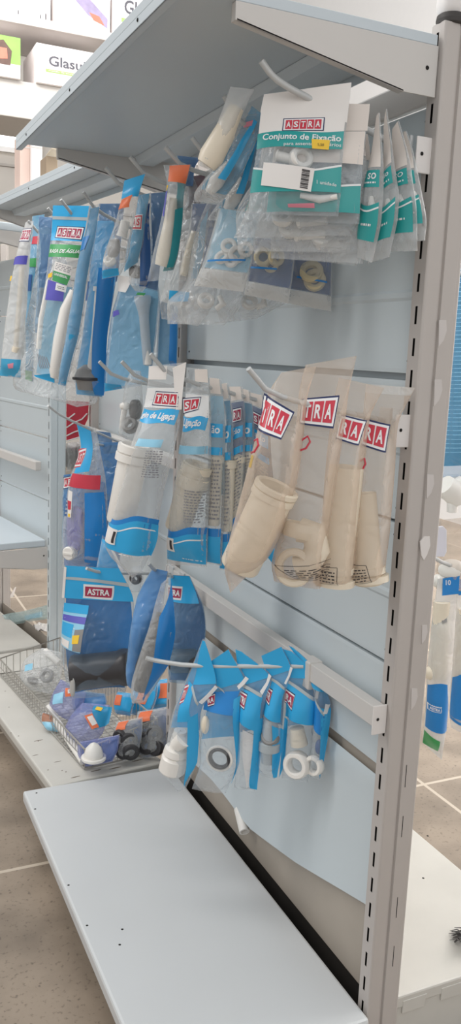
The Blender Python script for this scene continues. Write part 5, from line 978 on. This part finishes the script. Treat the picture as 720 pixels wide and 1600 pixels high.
mb = MB().use(PVC); mb.blob(b.pt(704, 888, .01), b.n * .024, np.array([0, 0, .022]), np.cross(b.n, [0, 0, 1]) * .03, .9); mb.blob(b.pt(686, 906, .01), b.n * .018, np.array([0, 0, .016]), np.cross(b.n, [0, 0, 1]) * .018, .9); b.add('knob', mb)
b = Bag('tall translucent pouch with a blue foot and green tip, far side of the end post', 'O', 0, 62, [(684, 905), (676, 960), (668, 1040), (664, 1110), (660, 1160)], [(716, 900), (712, 960), (706, 1040), (700, 1110), (690, 1188)], P=onY(700, 905, 1.44), tf=.026, tb=.014, fm=MILKW, group=GO, wr=.003)
b.patch('blue_cap', DBLUE, [(692, 900), (718, 898), (716, 928), (690, 930)], off=.001); mb = MB().use(WPRINT); b.text(mb, '10', b.quad([(696, 906), (704, 906), (704, 914), (696, 914)]), off=.002); b.add('print', mb); b.patch('blue_foot', DBLUE, [(667, 1068), (696, 1064), (697, 1140), (663, 1132)], off=.001, wt=-.02, k=.5); mb = MB(); b.logo([(666, 1094), (686, 1096), (686, 1106), (666, 1104)], 'ASTRA', DBLUE, WPRINT, WPRINT, tiles=False); b.patch('green_tip', GREEN, [(662, 1138), (684, 1150), (682, 1170), (660, 1160)], off=.001)
b.patch('grey_spot', GREYP, [(687, 958), (696, 956), (696, 968), (688, 970)], off=.001); mb = MB().use(CREAM); mb.blob(b.pt(672, 1050, .006), b.n * .014, np.array([0, 0, .016]), np.cross(b.n, [0, 0, 1]) * .014); mb.tube([b.pt(690, 940), b.pt(684, 1060)], .018, 16); b.add('tube', mb)
b = Bag('second tall translucent pouch with a blue foot, at the right edge of the photo', 'O', 0, 58, [(716, 905), (712, 960), (706, 1040), (702, 1110), (704, 1136)], [(744, 900), (742, 960), (738, 1040), (736, 1110), (732, 1150)], P=onY(725, 905, 1.5), tf=.024, tb=.014, fm=MILKW, group=GO, wr=.003)
b.patch('blue_cap', DBLUE, [(717, 896), (744, 894), (742, 925), (716, 930)], off=.001); b.patch('blue_foot', DBLUE, [(706, 1056), (738, 1050), (734, 1134), (702, 1120)], off=.001, wt=-.03, k=.5); mb = MB().use(CREAM); mb.tube([b.base(.5, .2), b.base(.5, .75)], .018, 16); b.add('tube', mb)
t_ = thing('broom', 'dark bristle tips of a broom on the far side deck, right edge', 'broom', onZ(716, 1465, -1.17)); mb = MB().use(BLACKP); rs = random.Random(3)
for k in range(26):
    a_ = onZ(722 + rs.uniform(0, 14), 1466 + rs.uniform(-8, 10), -1.165 + rs.uniform(0, .03)); e_ = onZ(701 + rs.uniform(0, 14), 1448 + rs.uniform(0, 26), -1.171); mb.tube([a_, (a_ + e_) / 2 + [0, 0, .006], e_], [.0014, .0012, .0005], 5)
mb.build('bristles', t_); mb = MB().use(BLACKP); c = onZ(790, 1468, -1.15); mb.box((-.03, -.06, -.02), (.03, .06, .03), (c, np.array([1, 0, 0]), np.array([0, 1, 0]), np.array([0, 0, 1]))); mb.build('broom_head', t_, False, .006)

# ------------------------------------------------------------------ storage rack and cartons far behind, top left
YB = 5.6
rk = thing('storage_rack', 'high pale storage rack carrying the white cartons, top left', 'rack', onY(60, 100, YB + .2))
mb = MB().use(mat('rack_board', (208, 202, 198), .6, var=.03))
def slab(q0, q1, yb, dep, mb):
    """board whose front face spans the measured corner q0 (top left) to q1 (bottom right)"""
    a = onY(*q0, yb); c = onY(*q1, yb); mb.box((a[0], yb, c[2]), (c[0], yb + dep, a[2]))
slab((-60, 16), (300, 100), YB, .5, mb) if False else None
a = onY(-40, 20, YB); c = onY(260, 70, YB); mb.box((a[0], YB - .06, onY(60, 34, YB)[2] - .05), (c[0], YB + .5, onY(60, 34, YB)[2])); mb.build('upper_board', rk, False, .005)
mb = MB().use(mat('rack_beam', (186, 182, 177), .6, var=.05)); zc = onY(100, 139, YB)[2]; mb.box((a[0], YB - .02, onY(0, 181, YB)[2]), (c[0] + .3, YB + .5, zc)); mb.build('lower_beam', rk, False, .005)
mb = MB().use(WHITE); mb.box((c[0] + .2, YB + .1, fz), (c[0] + .28, YB + .18, 1.8)); mb.build('rack_post', rk, False, .003)
zu = onY(60, 34, YB)[2]; ZTOP = zu - .055
PINKW = mat('carton_white', (240, 234, 232), .6, var=.02); STR = mat('carton_stripe', (186, 182, 186), .6)
def carton(label, x0, x1, z0, z1, y, dep, kind, group='white cartons on the high rack'):
    r = thing('carton', label, 'box', ((x0 + x1) / 2, y + dep / 2, z0), group); mb = MB().use(PINKW); mb.box((x0, y, z0), (x1, y + dep, z1)); mb.build('box_body', r, False, .004)
    w, h = x1 - x0, z1 - z0; F = lambda a, b, e=.001: np.array([x0 + w * a, y - e, z1 - h * b])
    def rect(mb, a0, b0, a1, b1, e=.001): mb.prism([F(a0, b0, e), F(a1, b0, e), F(a1, b1, e), F(a0, b1, e)], (0, .001, 0))
    mb = MB().use(STR)
    if kind in ('glasu', 'stripe'):
        for k in range(13):
            rect(mb, .03 + k * .075, .02, .045 + k * .075, .16 if k % 2 else .22); rect(mb, .03 + k * .075, .78 if k % 2 else .72, .045 + k * .075, .98)
    if kind == 'stripe':
        for k in range(16): rect(mb, .02 + k * .06, .1, .03 + k * .06 + .012 * (k % 3 == 0), .98)
    if kind == 'glasu':
        mb.use(mat('carton_grey_ink', (84, 84, 92), .6)); vs, fs = letters('Glasu!', .02); mb.add([F(.2 + .62 * p[0], .27 + .26 * p[1], .002) for p in vs], fs)
        mb.use(mat('carton_green', (150, 192, 104), .6)); rect(mb, .15, .62, .82, .70); mb.use(WPRINT); vs, fs = letters('mundo de compras'); mb.add([F(.2 + .5 * p[0], .64 + .04 * p[1], .003) for p in vs], fs)
    if kind == 'photo':
        mb.use(mat('carton_photo', (150, 140, 170), .6, var=.3, scale=30)); mb.prism([F(.35, .3), F(.55, .15), F(.95, .62), F(.95, .85), F(.6, .62)], (0, .001, 0)); mb.use(mat('carton_photo_warm', (190, 120, 100), .6, var=.3)); mb.prism([F(.62, .55, .002), F(.8, .6, .002), F(.9, .8, .002), F(.7, .72, .002)], (0, .001, 0))
    if kind == 'green':
        mb.use(mat('carton_leaf', (136, 196, 90), .6, var=.15)); rect(mb, 0, 0, 1, .66); mb.use(mat('carton_photo_dark', (96, 74, 66), .6, var=.3, scale=40)); mb.prism([F(.3, .15, .002), F(.5, .1, .002), F(.75, .35, .002), F(.7, .7, .002), F(.15, .7, .002), F(.1, .55, .002)], (0, .001, 0))
        mb.use(mat('carton_photo_warm', (190, 120, 100), .6, var=.3)); mb.prism([F(.35, .3, .003), F(.6, .3, .003), F(.62, .55, .003), F(.4, .58, .003)], (0, .001, 0))
    mb.build('print', r, False); return r
def cpx(label, p0, p1, y, dep, kind, z0=None):
    a = onY(*p0, y); c = onY(*p1, y); carton(label, a[0], c[0], c[2] if z0 is None else z0, min(a[2], ZTOP) if z0 == zc else a[2], y, dep, kind)
cpx('white striped carton at the top left corner of the photo', (-40, -40), (79, 28), YB, .35, 'stripe', zu)
cpx('white carton with a small photo print, between the striped one and the lettered one', (84, -30), (172, 46), YB, .35, 'photo', zu)
cpx('white carton with cut-off lettering, above the shelf edge', (177, -28), (262, 60), YB, .35, 'glasu', zu)
cpx('white lettered carton with a green line, fully visible under the upper board', (57, 66), (150, 134), YB - .05, .4, 'glasu', zc)
cpx('green picture carton at the left edge under the upper board', (-22, 50), (32, 100), YB - .05, .4, 'green', zc)
mb = MB()
# boxes standing on the side shelf
for lab, p0, p1, Y, m1 in (('tall pinkish box standing on the side shelf, left end', (31, 225), (47, 300), 2.92, mat('pink_card', (222, 196, 184), .6)), ('white box standing beside the pinkish one on the side shelf', (49, 225), (66, 290), 2.90, PINKW)):
    a = onY(*p0, Y); c = onY(*p1, Y); r = thing('small_box', lab, 'box', (c[0], Y, .478)); mb = MB().use(m1); mb.box((a[0], Y, .4795), (c[0], Y + .09, a[2] + .03)); mb.build('box_body', r, False, .002); mb = MB().use(mat('box_flap', (214, 206, 200), .6)); mb.box((a[0], Y - .001, a[2] - .01), (c[0], Y, a[2] - .006)); mb.build('flap_line', r, False)
a = onY(72, 243, 2.6); c = onY(90, 262, 2.6); r = thing('small_box', 'little open brown carton on the side shelf under the top shelf corner', 'box', (a[0], 2.6, .478)); mb = MB().use(mat('brown_card', (160, 140, 118), .7)); mb.box((a[0], 2.6, .4795), (c[0], 2.68, a[2])); mb.build('box_body', r, False, .002); mb = MB().use(mat('brown_card_inside', (206, 190, 168), .7)); mb.prism([(a[0], 2.6, a[2]), (c[0], 2.6, a[2]), (c[0] + .01, 2.575, a[2] + .015), (a[0] + .01, 2.575, a[2] + .015)], (0, 0, .002)); mb.build('flap', r, False)
# ------------------------------------------------------------------ light
w = bpy.data.worlds.new('shop_daylight'); SC.world = w; w.use_nodes = True
bg = w.node_tree.nodes['Background']; bg.inputs[0].default_value = (.96, .985, 1.0, 1); bg.inputs[1].default_value = .50
def area(name, loc, aim, size, power, col=(1, 1, 1)):
    l = bpy.data.lights.new(name, 'AREA'); l.shape = 'RECTANGLE'; l.size, l.size_y = size; l.energy = power; l.color = col
    o = bpy.data.objects.new(name, l); COL.objects.link(o); o.location = (loc[0], loc[1], loc[2] + H)
    d = Vector(aim) - Vector(loc); o.rotation_euler = d.to_track_quat('-Z', 'Y').to_euler(); return o
area('strip_light_left_aisle', (-.7, 2.0, 1.9), (.1, 1.8, -1.3), (.5, 4.5), 50, (1, .98, .95))
area('strip_light_right_aisle', (2.3, 1.5, 1.9), (2.0, 1.7, -1.3), (.5, 4.5), 32, (1, .97, .92))
area('back_fill', (-.6, 4.6, 2.6), (.2, 6.2, 1.2), (3.5, .6), 105, (1, .97, .95))  # unseen lamp added to brighten the rack and far wall
area('right_wall_fill', (3.0, 1.6, 2.2), (4.6, 2.6, 1.6), (.6, 3.), 230, (1, .98, .97))  # unseen lamp added to whiten the right wall
area('front_area_lamp', (.2, -2.2, 1.3), (.8, 1.2, .3), (3.2, 1.6), 17, (1, .96, .92))  # unseen broad lamp behind the camera, aimed at the upper shelving
vs = SC.view_settings; vs.view_transform = 'Standard'; vs.look = 'None'; vs.gamma = 1; vs.use_curve_mapping = False; vs.exposure = 0.43
SC.cycles.transparent_max_bounces = 40
SC.cycles.max_bounces = 10
